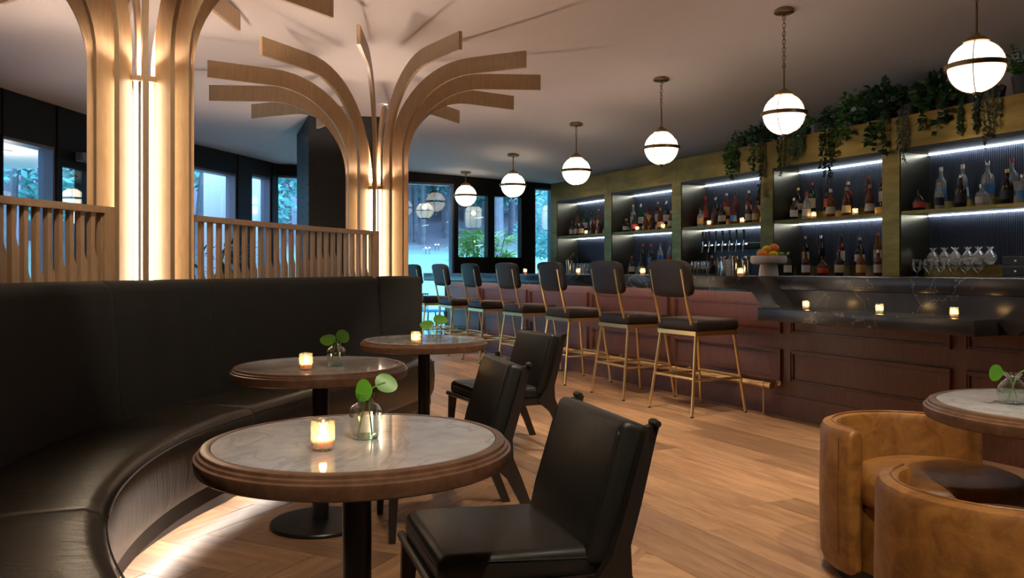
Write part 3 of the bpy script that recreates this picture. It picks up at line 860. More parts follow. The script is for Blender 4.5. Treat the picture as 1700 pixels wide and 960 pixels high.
# ------------------------------------------------------------------ slatted oak screens
def slat(width_top, width_bot, shoulder, z0, z1, th=0.022):
    a, b = -width_top / 2, width_top / 2
    e = width_bot - width_top
    pts = [(a, z0), (b + e, z0), (b + e, shoulder - 0.03)]
    for i in range(5):
        q = i / 4
        pts.append((b + e * (1 - q) * (1 - 0.25 * q), shoulder - 0.03 + 0.05 * (q ** 1.4)))
    pts += [(b, z1), (a, z1)]
    return MB().prism(pts, lambda p, q, s: (p, s, q), -th / 2, th / 2)
def screen(label, pts, n, z_rail, saw):
    a, b = Vector((*pts[0], 0)), Vector((*pts[-1], 0))
    root = thing('slatted_screen', label, 'screen', (pts[0][0], pts[0][1], 0), 0)
    # path through the points (quadratic)
    P = [Vector((p[0] - a.x, p[1] - a.y, 0)) for p in pts]
    def at(q): return P[0] * (1 - q) ** 2 + P[1] * 2 * q * (1 - q) + P[2] * q * q
    N = 24
    c = [at(i / N) for i in range(N + 1)]
    def side(off):
        o = []
        for i in range(N + 1):
            d = (c[min(i + 1, N)] - c[max(i - 1, 0)]).normalized(); o.append((c[i].x - d.y * off, c[i].y + d.x * off))
        return o
    MB().strip(side(-0.03), side(0.03), lambda p, q, s: (p, q, s), z_rail - 0.035, z_rail).build('top_rail', 'screen_oak', root)
    MB().strip(side(-0.03), side(0.03), lambda p, q, s: (p, q, s), 0.90, 0.94).build('bottom_rail', 'screen_oak', root)
    MB().strip(side(-0.02), side(0.02), lambda p, q, s: (p, q, s), 0.0, 0.90).build('plinth', 'screen_oak', root)
    for i in range(n):
        q = (i + 0.5) / n
        p = at(q); d = (at(min(1, q + 0.01)) - at(max(0, q - 0.01))).normalized()
        rz = math.atan2(d.y, d.x)
        sh = 1.12 + 0.17 * saw(q)
        slat(0.026, 0.046, sh, 0.94, z_rail - 0.035, 0.028).build('slat', 'screen_oak', root, (p.x, p.y, 0), rz, 0)
    for q in (0.0, 1.0):
        p = at(q); d = (at(min(1, q + 0.01)) - at(max(0, q - 0.01))).normalized()
        MB().box(-0.04, 0.04, -0.028, 0.028, 0.0, z_rail).build('end_post', 'screen_oak', root, (p.x, p.y, 0), math.atan2(d.y, d.x), 0)
    return root
screen('curved oak slat screen left of the nearer tree column', [(-2.42, 2.62), (-2.36, 3.55), (-2.13, 4.36)], 24, 1.49, lambda q: ((q * 2.7 + 0.25) % 1.0))
screen('curved oak slat screen running between the two tree columns', [(-1.95, 4.98), (-1.66, 6.1), (-1.18, 7.1)], 25, 1.49, lambda q: ((q * 1.35) % 1.0))

# ------------------------------------------------------------------ curved banquette
ARC_C = (1.21, 3.45); ARC_R = 2.6; TH0 = math.radians(163.9)
def bench_pt(s_, off):
    """point at distance s_ along the seat front (from the far end), off metres towards the back"""
    if s_ <= 2.5:
        x, y = -0.61 - 0.278 * s_, 6.57 - 0.960 * s_
        return (x - 0.960 * off, y + 0.278 * off)
    a = TH0 + (s_ - 2.5) / ARC_R
    return (ARC_C[0] + (ARC_R + off) * math.cos(a), ARC_C[1] + (ARC_R + off) * math.sin(a))
bench = thing('banquette', 'dark leather curved banquette with tall upholstered back', 'bench', (0, 0, 0))
def sweep(prof, s0, s1, puff=0.012, n=None):
    n = n or max(8, int((s1 - s0) / 0.09))
    mb = MB(); vs = []; m = len(prof)
    co = sum(p for p, _ in prof) / m; cz = sum(z for _, z in prof) / m
    ss = [s0, s0 + 0.004, s0 + 0.014] + [s0 + 0.03 + (s1 - s0 - 0.06) * i / n for i in range(n + 1)] + [s1 - 0.014, s1 - 0.004, s1]
    for i, s_ in enumerate(ss):
        j = min(i, len(ss) - 1 - i)
        k = (1.0, 0.45, 0.12, 0, 0)[min(j, 4)] * puff
        for o, z in prof:
            dx, dz = o - co, z - cz; l = math.hypot(dx, dz)
            x, y = bench_pt(s_, o - dx / l * k)
            vs.append((x, y, z - dz / l * k))
    fs = []
    for i in range(len(ss) - 1):
        for j in range(m):
            l = (j + 1) % m
            fs.append((i * m + j, i * m + l, (i + 1) * m + l, (i + 1) * m + j))
    fs += [tuple(range(m - 1, -1, -1)), tuple((len(ss) - 1) * m + j for j in range(m))]
    return mb.add(vs, fs)
seat_prof = [(0.02, 0.17), (0.0, 0.22), (-0.008, 0.32), (0.0, 0.42), (0.02, 0.455), (0.06, 0.470), (0.25, 0.476), (0.44, 0.468), (0.50, 0.44), (0.50, 0.17)]
back_prof = [(0.44, 0.40), (0.455, 0.55), (0.475, 0.85), (0.495, 1.05), (0.51, 1.09), (0.54, 1.108), (0.575, 1.108), (0.60, 1.09), (0.605, 1.03), (0.605, 0.0), (0.52, 0.0), (0.52, 0.40)]
S_END = 5.55
for s0, s1 in ((0.0, 2.5), (2.5, 4.288), (4.288, S_END)):
    sweep(seat_prof, s0, s1).build('seat', 'bench_leather', bench, smooth=60)
    pp = [(o, z) for o, z in ((-0.001, 0.431), (-0.0045, 0.435), (-0.003, 0.441), (0.002, 0.440))]
    sweep(pp, s0 + 0.01, s1 - 0.01, 0.001).build('piping', 'bench_leather', bench, smooth=60)
for s0, s1 in ((0.0, 2.15), (2.15, 2.88), (2.88, 4.30), (4.30, S_END)):
    sweep(back_prof, s0, s1, 0.014).build('backrest', 'bench_fabric', bench, smooth=60)
sweep([(0.13, 0.0), (0.13, 0.135), (0.045, 0.135), (0.045, 0.095), (0.03, 0.095), (0.03, 0.172), (0.48, 0.172), (0.48, 0.0)], 0.01, S_END, 0.0005).build('plinth', 'black_metal', bench, smooth=30)
sweep([(0.065, 0.118), (0.065, 0.130), (0.105, 0.130), (0.105, 0.118)], 0.05, S_END - 0.05, 0.0005).build('light_strip', 'bench_led', bench, smooth=30)
wing = MB().rbox(-0.05, 0.33, -0.075, 0.075, 0.0, 1.108, 0.035, 4)
wing.build('end_wing', 'bench_fabric', bench, (-1.07, 6.83, 0), math.radians(22))
# ------------------------------------------------------------------ bar stools
def make_stool():
    root = thing('bar_stool', 'bar stool', 'stool', (0, 0, 0), 0, 'brass and dark leather stools along the bar')
    # local x towards the bar, y to the left when facing the bar
    seat = MB().rbox(-0.225, 0.235, -0.255, 0.255, 0.668, 0.765, 0.035, 4).build('seat', 'stool_leather', root)
    fr = MB()
    w = 0.018
    for (a, b, c, d) in ((-0.215, 0.215, -0.245, -0.245 + w), (-0.215, 0.215, 0.245 - w, 0.245), (-0.215, -0.215 + w, -0.227, 0.227), (0.215 - w, 0.215, -0.227, 0.227)):
        fr.box(a, b, c, d, 0.635, 0.668)
    fr.build('seat_frame', 'brass', root, smooth=0)
    feet = {}
    for sx in (-1, 1):
        for sy in (-1, 1):
            foot = Vector((sx * 0.275, sy * 0.275, 0.0)); head = Vector((sx * 0.195, sy * 0.225, 0.645))
            feet[sx, sy] = (foot, head)
            lg = MB().tube([foot, head], 0.0125, 10)
            l = lg.build('leg', 'brass', root)
            MB().lathe([(0.0135, 0.0), (0.0135, 0.012)], 10, (foot.x, foot.y, 0.0)).build('foot_cap', 'rubber', l)
    def at(k, z): 
        f, h = feet[k]; return f + (h - f) * (z / 0.645)
    for a, b, z in (((-1, -1), (-1, 1), 0.295), ((-1, -1), (1, -1), 0.285), ((-1, 1), (1, 1), 0.285), ((1, -1), (1, 1), 0.30)):
        MB().tube([at(a, z), at(b, z)], 0.010, 8).build('footrest_bar', 'brass', root)
    for sy in (-1, 1):
        y = sy * 0.20
        pts = [(-0.05, y, 0.655), (-0.13, y, 0.657), (-0.185, y, 0.68), (-0.222, y, 0.735), (-0.245, y, 0.82), (-0.285, y, 1.00), (-0.318, y, 1.165)]
        MB().tube(pts, 0.0125, 10).build('back_tube', 'brass', root)
    # curved rounded back pad
    bm_ = MB(); NY_ = 12; NZ = 12; H, Wd = 0.305, 0.265
    def pad(y, z, front):
        cx = -0.255 - 0.17 * (z - 0.93) + 0.16 * y * y
        ey, ez = min(1, abs(y) / Wd), min(1, abs(z - 1.09) / (H / 2))
        th = 0.034 * max(0.0, (1 - ey ** 6)) ** 0.4 * max(0.0, (1 - ez ** 6)) ** 0.4 + 0.004
        return (cx + (th if front else -th), y, z)
    for front in (1, 0):
        vs = []; fs = []
        for j in range(NZ + 1):
            for i in range(NY_ + 1):
                u, v = -1 + 2 * i / NY_, -1 + 2 * j / NZ
                u, v = math.sin(u * PI / 2), math.sin(v * PI / 2)
                # squircle mapping rounds the corners
                k = 0.62
                yy, zz = u * math.sqrt(1 - k * v ** 4 * 0.5), v * math.sqrt(1 - k * u ** 4 * 0.5)
                vs.append(pad(yy * Wd, 1.09 + zz * H / 2, front))
        for j in range(NZ):
            for i in range(NY_):
                a = j * (NY_ + 1) + i
                fs.append((a, a + 1, a + NY_ + 2, a + NY_ + 1))
        bm_.add(vs, fs)
    # rim joining the two faces
    n1 = (NY_ + 1) * (NZ + 1)
    ring = [i for i in range(NY_ + 1)] + [(j + 1) * (NY_ + 1) + NY_ for j in range(NZ)] + [NZ * (NY_ + 1) + i for i in range(NY_ - 1, -1, -1)] + [j * (NY_ + 1) for j in range(NZ - 1, 0, -1)]
    for q in range(len(ring)):
        a, b = ring[q], ring[(q + 1) % len(ring)]
        bm_.f.append((a, b, b + n1, a + n1))
    bm_.build('backrest', 'stool_leather', root, smooth=70)
    return root
stool0 = make_stool()
st_pos = [(1.527, 6.87), (1.117, 7.71), (0.655, 8.69), (0.195, 9.66), (-0.27, 10.63), (-0.735, 11.60), (-1.20, 12.5)]
st_lab = ['nearest bar stool, closest to the marble serving ledge', 'second bar stool counting from the marble serving ledge', 'third bar stool from the serving ledge', 'middle bar stool of the row of seven',
          'third bar stool from the far end of the row', 'second bar stool from the far end of the row', 'farthest bar stool, partly hidden behind the bench end']
for i, ((x, y), lab) in enumerate(zip(st_pos, st_lab)):
    rz = math.atan2(NY, NX) + (0.02, -0.015, 0.0, 0.02, -0.02, 0.01, 0.0)[i]
    if i == 0:
        stool0.location = (x, y, 0); stool0.rotation_euler = (0, 0, rz); stool0['label'] = lab
    else: dup(stool0, (x, y, 0), rz, lab)

# ------------------------------------------------------------------ round marble tables
def make_table():
    root = thing('round_table', 'table', 'table', (0, 0, 0), 0, 'round marble tables')
    ZT_ = 0.727
    MB().lathe([(0.355, ZT_ - 0.006), (0.357, ZT_), (0.372, ZT_), (0.379, ZT_ - 0.003), (0.381, ZT_ - 0.010), (0.387, ZT_ - 0.013), (0.389, ZT_ - 0.019), (0.395, ZT_ - 0.022),
                (0.396, ZT_ - 0.030), (0.391, ZT_ - 0.054), (0.385, ZT_ - 0.058), (0.355, ZT_ - 0.058), (0.355, ZT_ - 0.006)], 72, caps=False).build('rim', 'table_walnut', root, smooth=28)
    MB().lathe([(0.0, ZT_ - 0.03), (0.3549, ZT_ - 0.03), (0.3549, ZT_ - 0.001), (0.0, ZT_ - 0.001)], 64, caps=False).build('marble_top', 'grey_marble', root, smooth=28)
    MB().lathe([(0.0, ZT_ - 0.0585), (0.10, ZT_ - 0.0585), (0.10, ZT_ - 0.07), (0.037, ZT_ - 0.074), (0.037, 0.03), (0.037, 0.024)], 28, caps=False).build('pedestal', 'black_metal', root, smooth=28)
    MB().lathe([(0.0, 0.0), (0.226, 0.0), (0.226, 0.010), (0.222, 0.016), (0.05, 0.024), (0.0, 0.024)], 40, caps=False).build('base', 'black_metal', root, smooth=28)
    return root
tab0 = make_table()
TABLES = [(-0.398, 2.135, 'round marble table nearest the viewer, candle and vase on top'), (-0.875, 3.80, 'middle round marble table in front of the bench'),
          (-0.548, 5.18, 'farthest round marble table, near the bench end'), (1.755, 2.66, 'round marble table at the right beside tan chairs')]
for i, (x, y, lab) in enumerate(TABLES):
    if i == 0: tab0.location = (x, y, 0); tab0['label'] = lab
    else: dup(tab0, (x, y, 0), 0.8 * i, lab)

# ------------------------------------------------------------------ black leather chairs
def make_chair():
    root = thing('lounge_chair', 'chair', 'chair', (0, 0, 0), 0, 'black leather chairs at the round tables')
    # +x is the way the sitter faces
    sc = MB().rbox(-0.23, 0.26, -0.235, 0.235, 0.350, 0.436, 0.030, 4)
    v2 = []
    for p in sc.v:                                   # gentle crown and front droop
        x, y, z = p
        dz = 0.010 * (1 - (y / 0.24) ** 2) * (1 - ((x - 0.02) / 0.25) ** 2) if z > 0.40 else 0
        dz += -0.012 * max(0, (x - 0.12) / 0.14) - 0.03 * max(0, (-x - 0.02) / 0.22)
        v2.append((x, y, z + dz))
    sc.v = v2
    seat = sc.build('seat', 'black_leather', root, smooth=60)
    MB().tube([(-0.2, -0.2345, 0.383), (0.13, -0.2345, 0.406), (0.235, -0.230, 0.398), (0.2595, -0.2, 0.396), (0.2595, 0.2, 0.396), (0.235, 0.230, 0.398), (0.13, 0.2345, 0.406), (-0.2, 0.2345, 0.383)], 0.0028, 6).build('seam', 'black_leather', seat)
    # back cushion leaning
    M = Matrix.Translation((-0.175, 0, 0.355)) @ Matrix.Rotation(math.radians(-17), 4, 'Y')
    bc = MB().rbox(-0.05, 0.042, -0.245, 0.245, 0.0, 0.395, 0.026, 4)
    v2 = []
    for x, y, z in bc.v:
        e = (1 - (y / 0.25) ** 2) * (1 - ((z - 0.2) / 0.21) ** 2)
        zz = z + (0.012 * (abs(y) / 0.245) ** 3 if z > 0.3 else 0)
        v2.append(tuple(M @ Vector((x + (0.014 * e if x > 0 else -0.004 * e), y, zz))))
    bc.v = v2
    back = bc.build('backrest', 'black_leather', root, smooth=60)
    sm = [(0.044, -0.225, 0.02), (0.046, -0.238, 0.12), (0.046, -0.238, 0.36), (0.044, -0.215, 0.385), (0.044, 0.215, 0.385), (0.046, 0.238, 0.36), (0.046, 0.238, 0.12), (0.044, 0.225, 0.02)]
    MB().tube([M @ Vector((p[0] - 0.006, p[1] * 0.985, p[2])) for p in sm], 0.0028, 6).build('seam', 'black_leather', back)
    for sy in (-1, 1):
        y = sy * 0.262
        # rear leg and back post cut from one board
        inner = [(-0.355, 0.0), (-0.300, 0.13), (-0.235, 0.25), (-0.150, 0.325), (-0.205, 0.40), (-0.245, 0.52), (-0.292, 0.68), (-0.308, 0.735)]
        outer = [(-0.395, 0.0), (-0.345, 0.13), (-0.300, 0.25), (-0.262, 0.34), (-0.258, 0.42), (-0.290, 0.53), (-0.330, 0.69), (-0.345, 0.742)]
        MB().strip(inner, outer, lambda p, q, s: (p, s, q), y - 0.014, y + 0.014).build('back_post', 'ebony', root, smooth=40)
        ear = MB().lathe([(0.0, -0.024), (0.009, -0.022), (0.0125, 0.0), (0.009, 0.022), (0.0, 0.024)], 10, (-0.332, y + sy * 0.008, 0.744), Matrix.Rotation(PI / 2, 4, 'X'))
        ear.build('ear', 'ebony', root, smooth=60)
        fl_in = [(0.245, 0.0), (0.235, 0.18), (0.215, 0.335)]; fl_out = [(0.272, 0.0), (0.272, 0.18), (0.268, 0.345)]
        MB().strip(fl_in, fl_out, lambda p, q, s: (p, s, q), sy * 0.222 - 0.014, sy * 0.222 + 0.014).build('front_leg', 'ebony', root, smooth=40)
        MB().box(-0.20, 0.262, sy * 0.237 - 0.010, sy * 0.237 + 0.010, 0.30, 0.340).build('side_rail', 'ebony', root, smooth=0)
    MB().tube([(0.262, -0.262, 0.338), (0.262, 0.262, 0.338)], 0.014, 10).build('front_bar', 'ebony', root)
    MB().tube([(-0.318, -0.27, 0.70), (-0.318, 0.27, 0.70)], 0.013, 10).build('back_bar', 'ebony', root)
    MB().box(-0.20, 0.25, -0.228, 0.228, 0.327, 0.349).build('seat_sling', 'ebony', root, smooth=0)
    return root
ch0 = make_chair()
for i, (x, y, f, lab) in enumerate([(-0.012, 2.41, (-0.95, -0.31), 'black leather chair nearest the viewer, facing the near marble table'),
                                    (-0.32, 3.81, (-0.96, -0.27), 'black leather chair in the middle, seen between the other two'),
                                    (-0.08, 5.44, (-0.90, -0.43), 'black leather chair farthest back, closest to the bar stools')]):
    rz = math.atan2(f[1], f[0])
    if i == 0: ch0.location = (x, y, 0); ch0.rotation_euler = (0, 0, rz); ch0['label'] = lab
    else: dup(ch0, (x, y, 0), rz, lab)

# ------------------------------------------------------------------ tan barrel chairs
def make_barrel():
    root = thing('barrel_chair', 'chair', 'chair', (0, 0, 0), 0, 'tan leather barrel chairs')
    # +x is the way the sitter faces; the shell wraps the back
    Ro, th, z0, z1 = 0.322, 0.07, 0.045, 0.575
    prof = [(Ro - 0.012, z0), (Ro + 0.0, z0 + 0.03), (Ro + 0.004, z0 + 0.25), (Ro, z1 - 0.03), (Ro - 0.010, z1 - 0.008), (Ro - 0.03, z1), (Ro - th + 0.03, z1), (Ro - th + 0.010, z1 - 0.008), (Ro - th, z1 - 0.03), (Ro - th, z0)]
    mb = MB(); N = 44; m = len(prof); vs = []
    a0, a1 = math.radians(82), math.radians(278)
    angs = [a0, a0 + 0.012, a0 + 0.035] + [a0 + 0.06 + (a1 - a0 - 0.12) * i / N for i in range(N + 1)] + [a1 - 0.035, a1 - 0.012, a1]
    for i, a in enumerate(angs):
        j = min(i, len(angs) - 1 - i); k = (0.016, 0.006, 0.001, 0)[min(j, 3)]
        co, cz = Ro - th / 2, (z0 + z1) / 2
        for r, z in prof:
            r2 = co + (r - co) * (1 - k / (th / 2)); z2 = cz + (z - cz) * (1 - k / ((z1 - z0) / 2))
            vs.append((r2 * math.cos(a), r2 * math.sin(a), z2))
    fs = []
    for i in range(len(angs) - 1):
        for j in range(m):
            l = (j + 1) % m
            fs.append((i * m + j, i * m + l, (i + 1) * m + l, (i + 1) * m + j))
    fs += [tuple(range(m - 1, -1, -1)), tuple((len(angs) - 1) * m + j for j in range(m))]
    mb.add(vs, fs)
    shell = mb.build('shell', 'tan_leather', root, smooth=40)
    for a in (a0 + 0.19, a1 - 0.19):
        pts = [((Ro + 0.0035) * math.cos(a), (Ro + 0.0035) * math.sin(a), z) for z in (z0 + 0.06, 0.2, 0.295)] + [((Ro + 0.001) * math.cos(a), (Ro + 0.001) * math.sin(a), z1 - 0.035)]
        MB().tube(pts, 0.0022, 6).build('seam', 'seam_tan', shell)
    ri = [(Ro - 0.028) * 1.0] * 1
    pts = [((Ro - th + 0.028) * math.cos(a), (Ro - th + 0.028) * math.sin(a), z1 + 0.001) for a in np.linspace(a0 + 0.05, a1 - 0.05, 40)]
    MB().tube(pts, 0.0035, 6).build('piping', 'tan_leather', shell)
    # drum below the cushion, flat fronted
    MB().lathe([(0.245, 0.05), (0.245, 0.29)], 40, (0.04, 0, 0)).build('seat_drum', 'tan_leather', root, smooth=40)
    MB().lathe([(0.0, 0.295), (0.255, 0.295), (0.275, 0.303), (0.283, 0.325), (0.283, 0.390), (0.272, 0.416), (0.245, 0.428), (0.12, 0.436), (0.0, 0.438)], 48, (0.13, 0, 0), caps=False).build('seat_cushion', 'tan_leather', root, smooth=60)
    MB().lathe([(0.0, 0.0), (0.27, 0.0), (0.27, 0.05), (0.0, 0.05)], 32, caps=False).build('base', 'black_metal', root, smooth=28)
    return root
bc0 = make_barrel()
bc0.location = (1.515, 3.16, 0); bc0.rotation_euler = (0, 0, math.atan2(-0.94, 0.33)); bc0['label'] = 'tan leather barrel chair facing the viewer, round seat cushion in view'
dup(bc0, (1.345, 2.275, 0), math.atan2(0.67, 0.74), 'tan leather barrel chair in the corner, seen from behind')

# ------------------------------------------------------------------ globe pendants
def link_ring(mb, c, R, r, rot):
    pts = []
    for k in range(12):
        a = 2 * PI * k / 12
        x, z = R * 0.6 * math.cos(a), R * math.sin(a)
        pts.append((c[0] + x * math.cos(rot), c[1] + x * math.sin(rot), c[2] + z))
    mb.tube(pts, r, 5, closed=True)
def make_pendant(label, t, zg):
    x, y, _ = B(t, 5.12)
    zc = ceil_z(x, y)
    root = thing('globe_pendant', label, 'pendant lamp', (x, y, zg), TH, 'globe pendants over the bar')
    D = zc - zg
    Rg = 0.170
    can = MB().lathe([(0.0, D + 0.03), (0.082, D + 0.03), (0.082, D - 0.022), (0.074, D - 0.028), (0.012, D - 0.032), (0.012, D - 0.05), (0.0, D - 0.05)], 24, caps=False).build('canopy', 'dark_bronze', root)
    rod_top = min(D - 0.06, 0.21 + 0.20)
    if D - rod_top > 0.10:
        ch = MB(); z = D - 0.06; k = 0
        while z > rod_top - 0.01:
            link_ring(ch, (0, 0, z), 0.022, 0.0035, 0.4 + k * PI / 2); z -= 0.034; k += 1
        ch.build('chain', 'dark_bronze', root)
    else: rod_top = D - 0.045
    MB().tube([(0, 0, 0.185), (0, 0, rod_top)], 0.008, 8).build('rod', 'dark_bronze', root)
    MB().lathe([(0.0, 0.218), (0.022, 0.215), (0.026, 0.200), (0.05, 0.194), (0.072, 0.178), (0.085, 0.160), (0.078, 0.154), (0.0, 0.154)], 24, caps=False).build('cap', 'dark_bronze', root)
    gp = []
    for i in range(19):
        a = PI * (i / 18.0)
        gp.append((Rg * math.sin(a), -Rg * math.cos(a)))
    gl = MB().lathe(gp, 32, caps=False).build('globe', 'globe_glow', root, smooth=80)
    MB().lathe([(0.176, -0.016), (0.1915, -0.016), (0.1915, 0.016), (0.176, 0.016), (0.176, -0.016)], 48, caps=False).build('ring', 'dark_bronze', root)
    for k in range(4):
        a = k * PI / 2 + 0.5
        pts = [(0.1735 * math.cos(p) * math.cos(a), 0.1735 * math.cos(p) * math.sin(a), 0.1735 * math.sin(p)) for p in np.linspace(-1.45, 1.15, 14)]
        MB().tube(pts, 0.0038, 5).build('cage_wire', 'dark_bronze', root)
    MB().lathe([(0.0, -0.205), (0.006, -0.203), (0.008, -0.190), (0.020, -0.184), (0.024, -0.168), (0.0, -0.166)], 12, caps=False).build('finial', 'dark_bronze', root)
    return root
for i, (t, zg) in enumerate([(-3.56, 2.49), (-5.28, 2.467), (-7.0, 2.41), (-8.72, 2.358), (-10.46, 2.343), (-12.17, 2.335)]):
    make_pendant(['globe pendant nearest the viewer, at the upper right corner', 'second nearest globe pendant, with a long visible chain', 'third globe pendant from the right', 'third globe pendant from the window end',
                  'second globe pendant from the far window', 'farthest and smallest globe pendant, before the far window'][i], t, zg)

# added lanterns outside the far window, standing in for reflections in its glass
def wire_lantern(label, px, n_off, zc, w, h, ball):
    t = -13.45
    a = (px - 850) / FPX
    Y = -t / (NX - UX * a) if False else None
    # place on the line t = -13.45
    Yv = -t / (-UY - UX * a); x = a * Yv
    root = thing('reflection_lantern', label, 'lantern', (x, Yv, zc), TH)
    prof = [(0.35 * w, -h / 2), (0.47 * w, -h * 0.42), (0.5 * w, -h * 0.25), (0.5 * w, h * 0.25), (0.47 * w, h * 0.42), (0.35 * w, h / 2)]
    if ball: prof = [(0.5 * w * math.cos(p), 0.5 * h * math.sin(p)) for p in np.linspace(-1.1, 1.1, 11)]
    MB().lathe(prof, 24, caps=False).build('shade', 'lantern_shade', root, smooth=70)
    wr = MB()
    for k in range(8):
        a_ = k * PI / 4
        wr.tube([(r * 1.01 * math.cos(a_), r * 1.01 * math.sin(a_), z) for r, z in prof], 0.0025, 4)
    for r, z in (prof[0], prof[len(prof) // 2], prof[-1]):
        wr.tube([(r * 1.01 * math.cos(q), r * 1.01 * math.sin(q), z) for q in np.linspace(0, 2 * PI, 25)[:-1]], 0.003 if not ball else 0.006, 4, closed=True)
    wr.build('wire_cage', 'frame_dark', root)
    MB().lathe([(0.0, -0.04), (0.035, -0.02), (0.04, 0.01), (0.0, 0.05)], 10, (0, 0, h * 0.2), caps=False).build('bulb', 'bulb_glow', root, smooth=70)
    MB().tube([(0, 0, h / 2 - 0.02), (0, 0, 2.66 - zc)], 0.004, 5).build('cord', 'frame_dark', root)
wire_lantern('round lantern standing in for a globe pendant reflected in the left far window', 705, 0, 2.17, 0.31, 0.29, True)
wire_lantern('drum shaped lantern standing in for a reflection in the casement windows', 786, 0, 2.08, 0.30, 0.38, False)
wire_lantern('drum shaped lantern standing in for a reflection, half hidden behind the back bar end', 913, 0, 2.12, 0.30, 0.46, False)

# black riveted steel chimney
cb = thing('steel_chimney', 'tall black riveted steel chimney behind the screen', 'chimney', (-2.25, 9.2, 0), math.atan2(0.36, 0.93))
cz = ceil_z(-2.0, 9.6) - 0.004
_ca = math.atan2(0.36, 0.93)
def _cw(x, y): return (-2.25 + x * math.cos(_ca) - y * math.sin(_ca), 9.2 + x * math.sin(_ca) + y * math.cos(_ca))
_q = [(0, 0), (0.88, 0), (0.88, 1.1), (0, 1.1)]
MB().add([(x, y, 0) for x, y in _q] + [(x, y, ceil_z(*_cw(x, y)) - 0.003) for x, y in _q], [(3, 2, 1, 0), (4, 5, 6, 7), (0, 1, 5, 4), (1, 2, 6, 5), (2, 3, 7, 6), (3, 0, 4, 7)]).build('casing', 'black_steel', cb, smooth=0)
rv = MB()
for zz in np.arange(0.9, cz - 0.05, 0.11):
    for yy in (0.10, 0.52, 1.0):
        rv.lathe([(0.009, 0.0), (0.006, 0.006), (0.0, 0.007)], 6, (0.0, yy, zz), Matrix.Rotation(-PI / 2, 4, 'Y'))
    for xx in (0.10, 0.78):
        rv.lathe([(0.009, 0.0), (0.006, 0.006), (0.0, 0.007)], 6, (xx, 0.0, zz), Matrix.Rotation(PI / 2, 4, 'X'))
tag(rv.build('rivets', 'black_steel', cb), kind='stuff')

# recessed downlights: the room's own spots
def downlight(label, x, y, aim, w, size=56, blend=0.45):
    z = ceil_z(x, y)
    root = thing('recessed_downlight', label, 'downlight', (x, y, z), 0, 'recessed ceiling downlights')
    MB().lathe([(0.045, -0.004), (0.062, -0.004), (0.062, 0.004), (0.045, 0.004), (0.045, -0.004)], 24, caps=False).build('trim_ring', 'white_paint', root)
    MB().lathe([(0.0, 0.001), (0.044, 0.001)], 20, caps=False).build('lens', 'lens_glow', root)
    ld = bpy.data.lights.new('spot', 'SPOT'); ld.energy = w; ld.color = (1.0, 0.82, 0.63); ld.spot_size = math.radians(size); ld.spot_blend = blend; ld.shadow_soft_size = 0.03
    lo = bpy.data.objects.new('spot', ld); COL.objects.link(lo); lo.parent = root; lo.location = (0, 0, -0.03)
    d = Vector((aim[0] - x, aim[1] - y, 0.0 - z)).normalized()
    lo.rotation_euler = d.to_track_quat('-Z', 'Y').to_euler()
DL = [(0.30, 0.45, (0.1, 2.2), 1.1), (1.6, 1.5, (1.4, 3.2), 1.0), (0.9, 3.2, (0.9, 4.6), 1.0), (0.3, 5.6, (0.1, 6.6), 0.9), (1.35, 4.9, (1.5, 5.7), 1.0),
      (-1.38, 8.9, (-0.4, 9.0), 0.9), (0.75, 5.9, (0.5, 7.6), 0.9), (-1.4, 10.8, (-1.2, 11.0), 0.8), (2.6, 3.4, (2.6, 4.4), 0.8), (-1.15, 2.7, (-2.0, 6.2), 0.55)]
for i, (x, y, aim, k) in enumerate(DL):
    downlight('%s nearest recessed ceiling downlight, small round lens' % ORD[sorted(range(len(DL)), key=lambda j: math.hypot(DL[j][0], DL[j][1])).index(i)], x, y, aim, DOWNLIGHT_W * k)

# ------------------------------------------------------------------ candles
def make_votive():
    root = thing('votive_candle', 'candle', 'candle', (0, 0, 0), 0)
    R, H = 0.028, 0.073
    n = 16; vs = []; fs = []
    rows = [(R * 0.93, 0.0), (R, 0.008)] + [(R * (1.0 if j % 2 else 1.035), 0.011 + 0.0095 * j) for j in range(6)] + [(R, H - 0.004), (R, H)]
    for j, (r, z) in enumerate(rows):
        for i in range(n):
            a = 2 * PI * (i + 0.5 * (j % 2)) / n
            vs.append((r * math.cos(a), r * math.sin(a), z))
    for j in range(len(rows) - 1):
        for i in range(n):
            k = (i + 1) % n
            if j % 2 == 0: fs += [(j * n + i, j * n + k, (j + 1) * n + i), (j * n + k, (j + 1) * n + k, (j + 1) * n + i)]
            else: fs += [(j * n + i, j * n + k, (j + 1) * n + k), (j * n + i, (j + 1) * n + k, (j + 1) * n + i)]
    fs.append(tuple(range(n - 1, -1, -1)))
    MB().add(vs, fs).build('holder', 'votive_glass', root, smooth=0)
    MB().lathe([(0.0, 0.006), (0.0245, 0.006), (0.0245, 0.024), (0.023, 0.027), (0.0, 0.026)], 16, caps=False).build('wax', 'wax', root)
    MB().lathe([(0.0, 0.028), (0.0085, 0.034), (0.0095, 0.040), (0.005, 0.051), (0.0, 0.061)], 10, caps=False).build('flame', 'flame', root, smooth=80)
    return root
v0 = make_votive()
v_first = [True]
def votive(loc, label, s=1.0, group='votive candles'):
    if v_first[0]:
        v_first[0] = False; o = v0; o.location = loc; o['label'] = label; o['group'] = group
    else: o = dup(v0, loc, RNG.uniform(0, 3), label, group)
    o.scale = (s, s, s)
    return o
ZTAB = 0.7265
votive((-0.455, 2.0, ZTAB), 'lit glass votive candle on the nearest marble table', 1.0)
votive((-0.892, 3.6, ZTAB), 'lit glass votive candle on the middle marble table', 1.0)
votive((-0.562, 4.86, ZTAB), 'lit glass votive candle on the farthest marble table', 1.0)
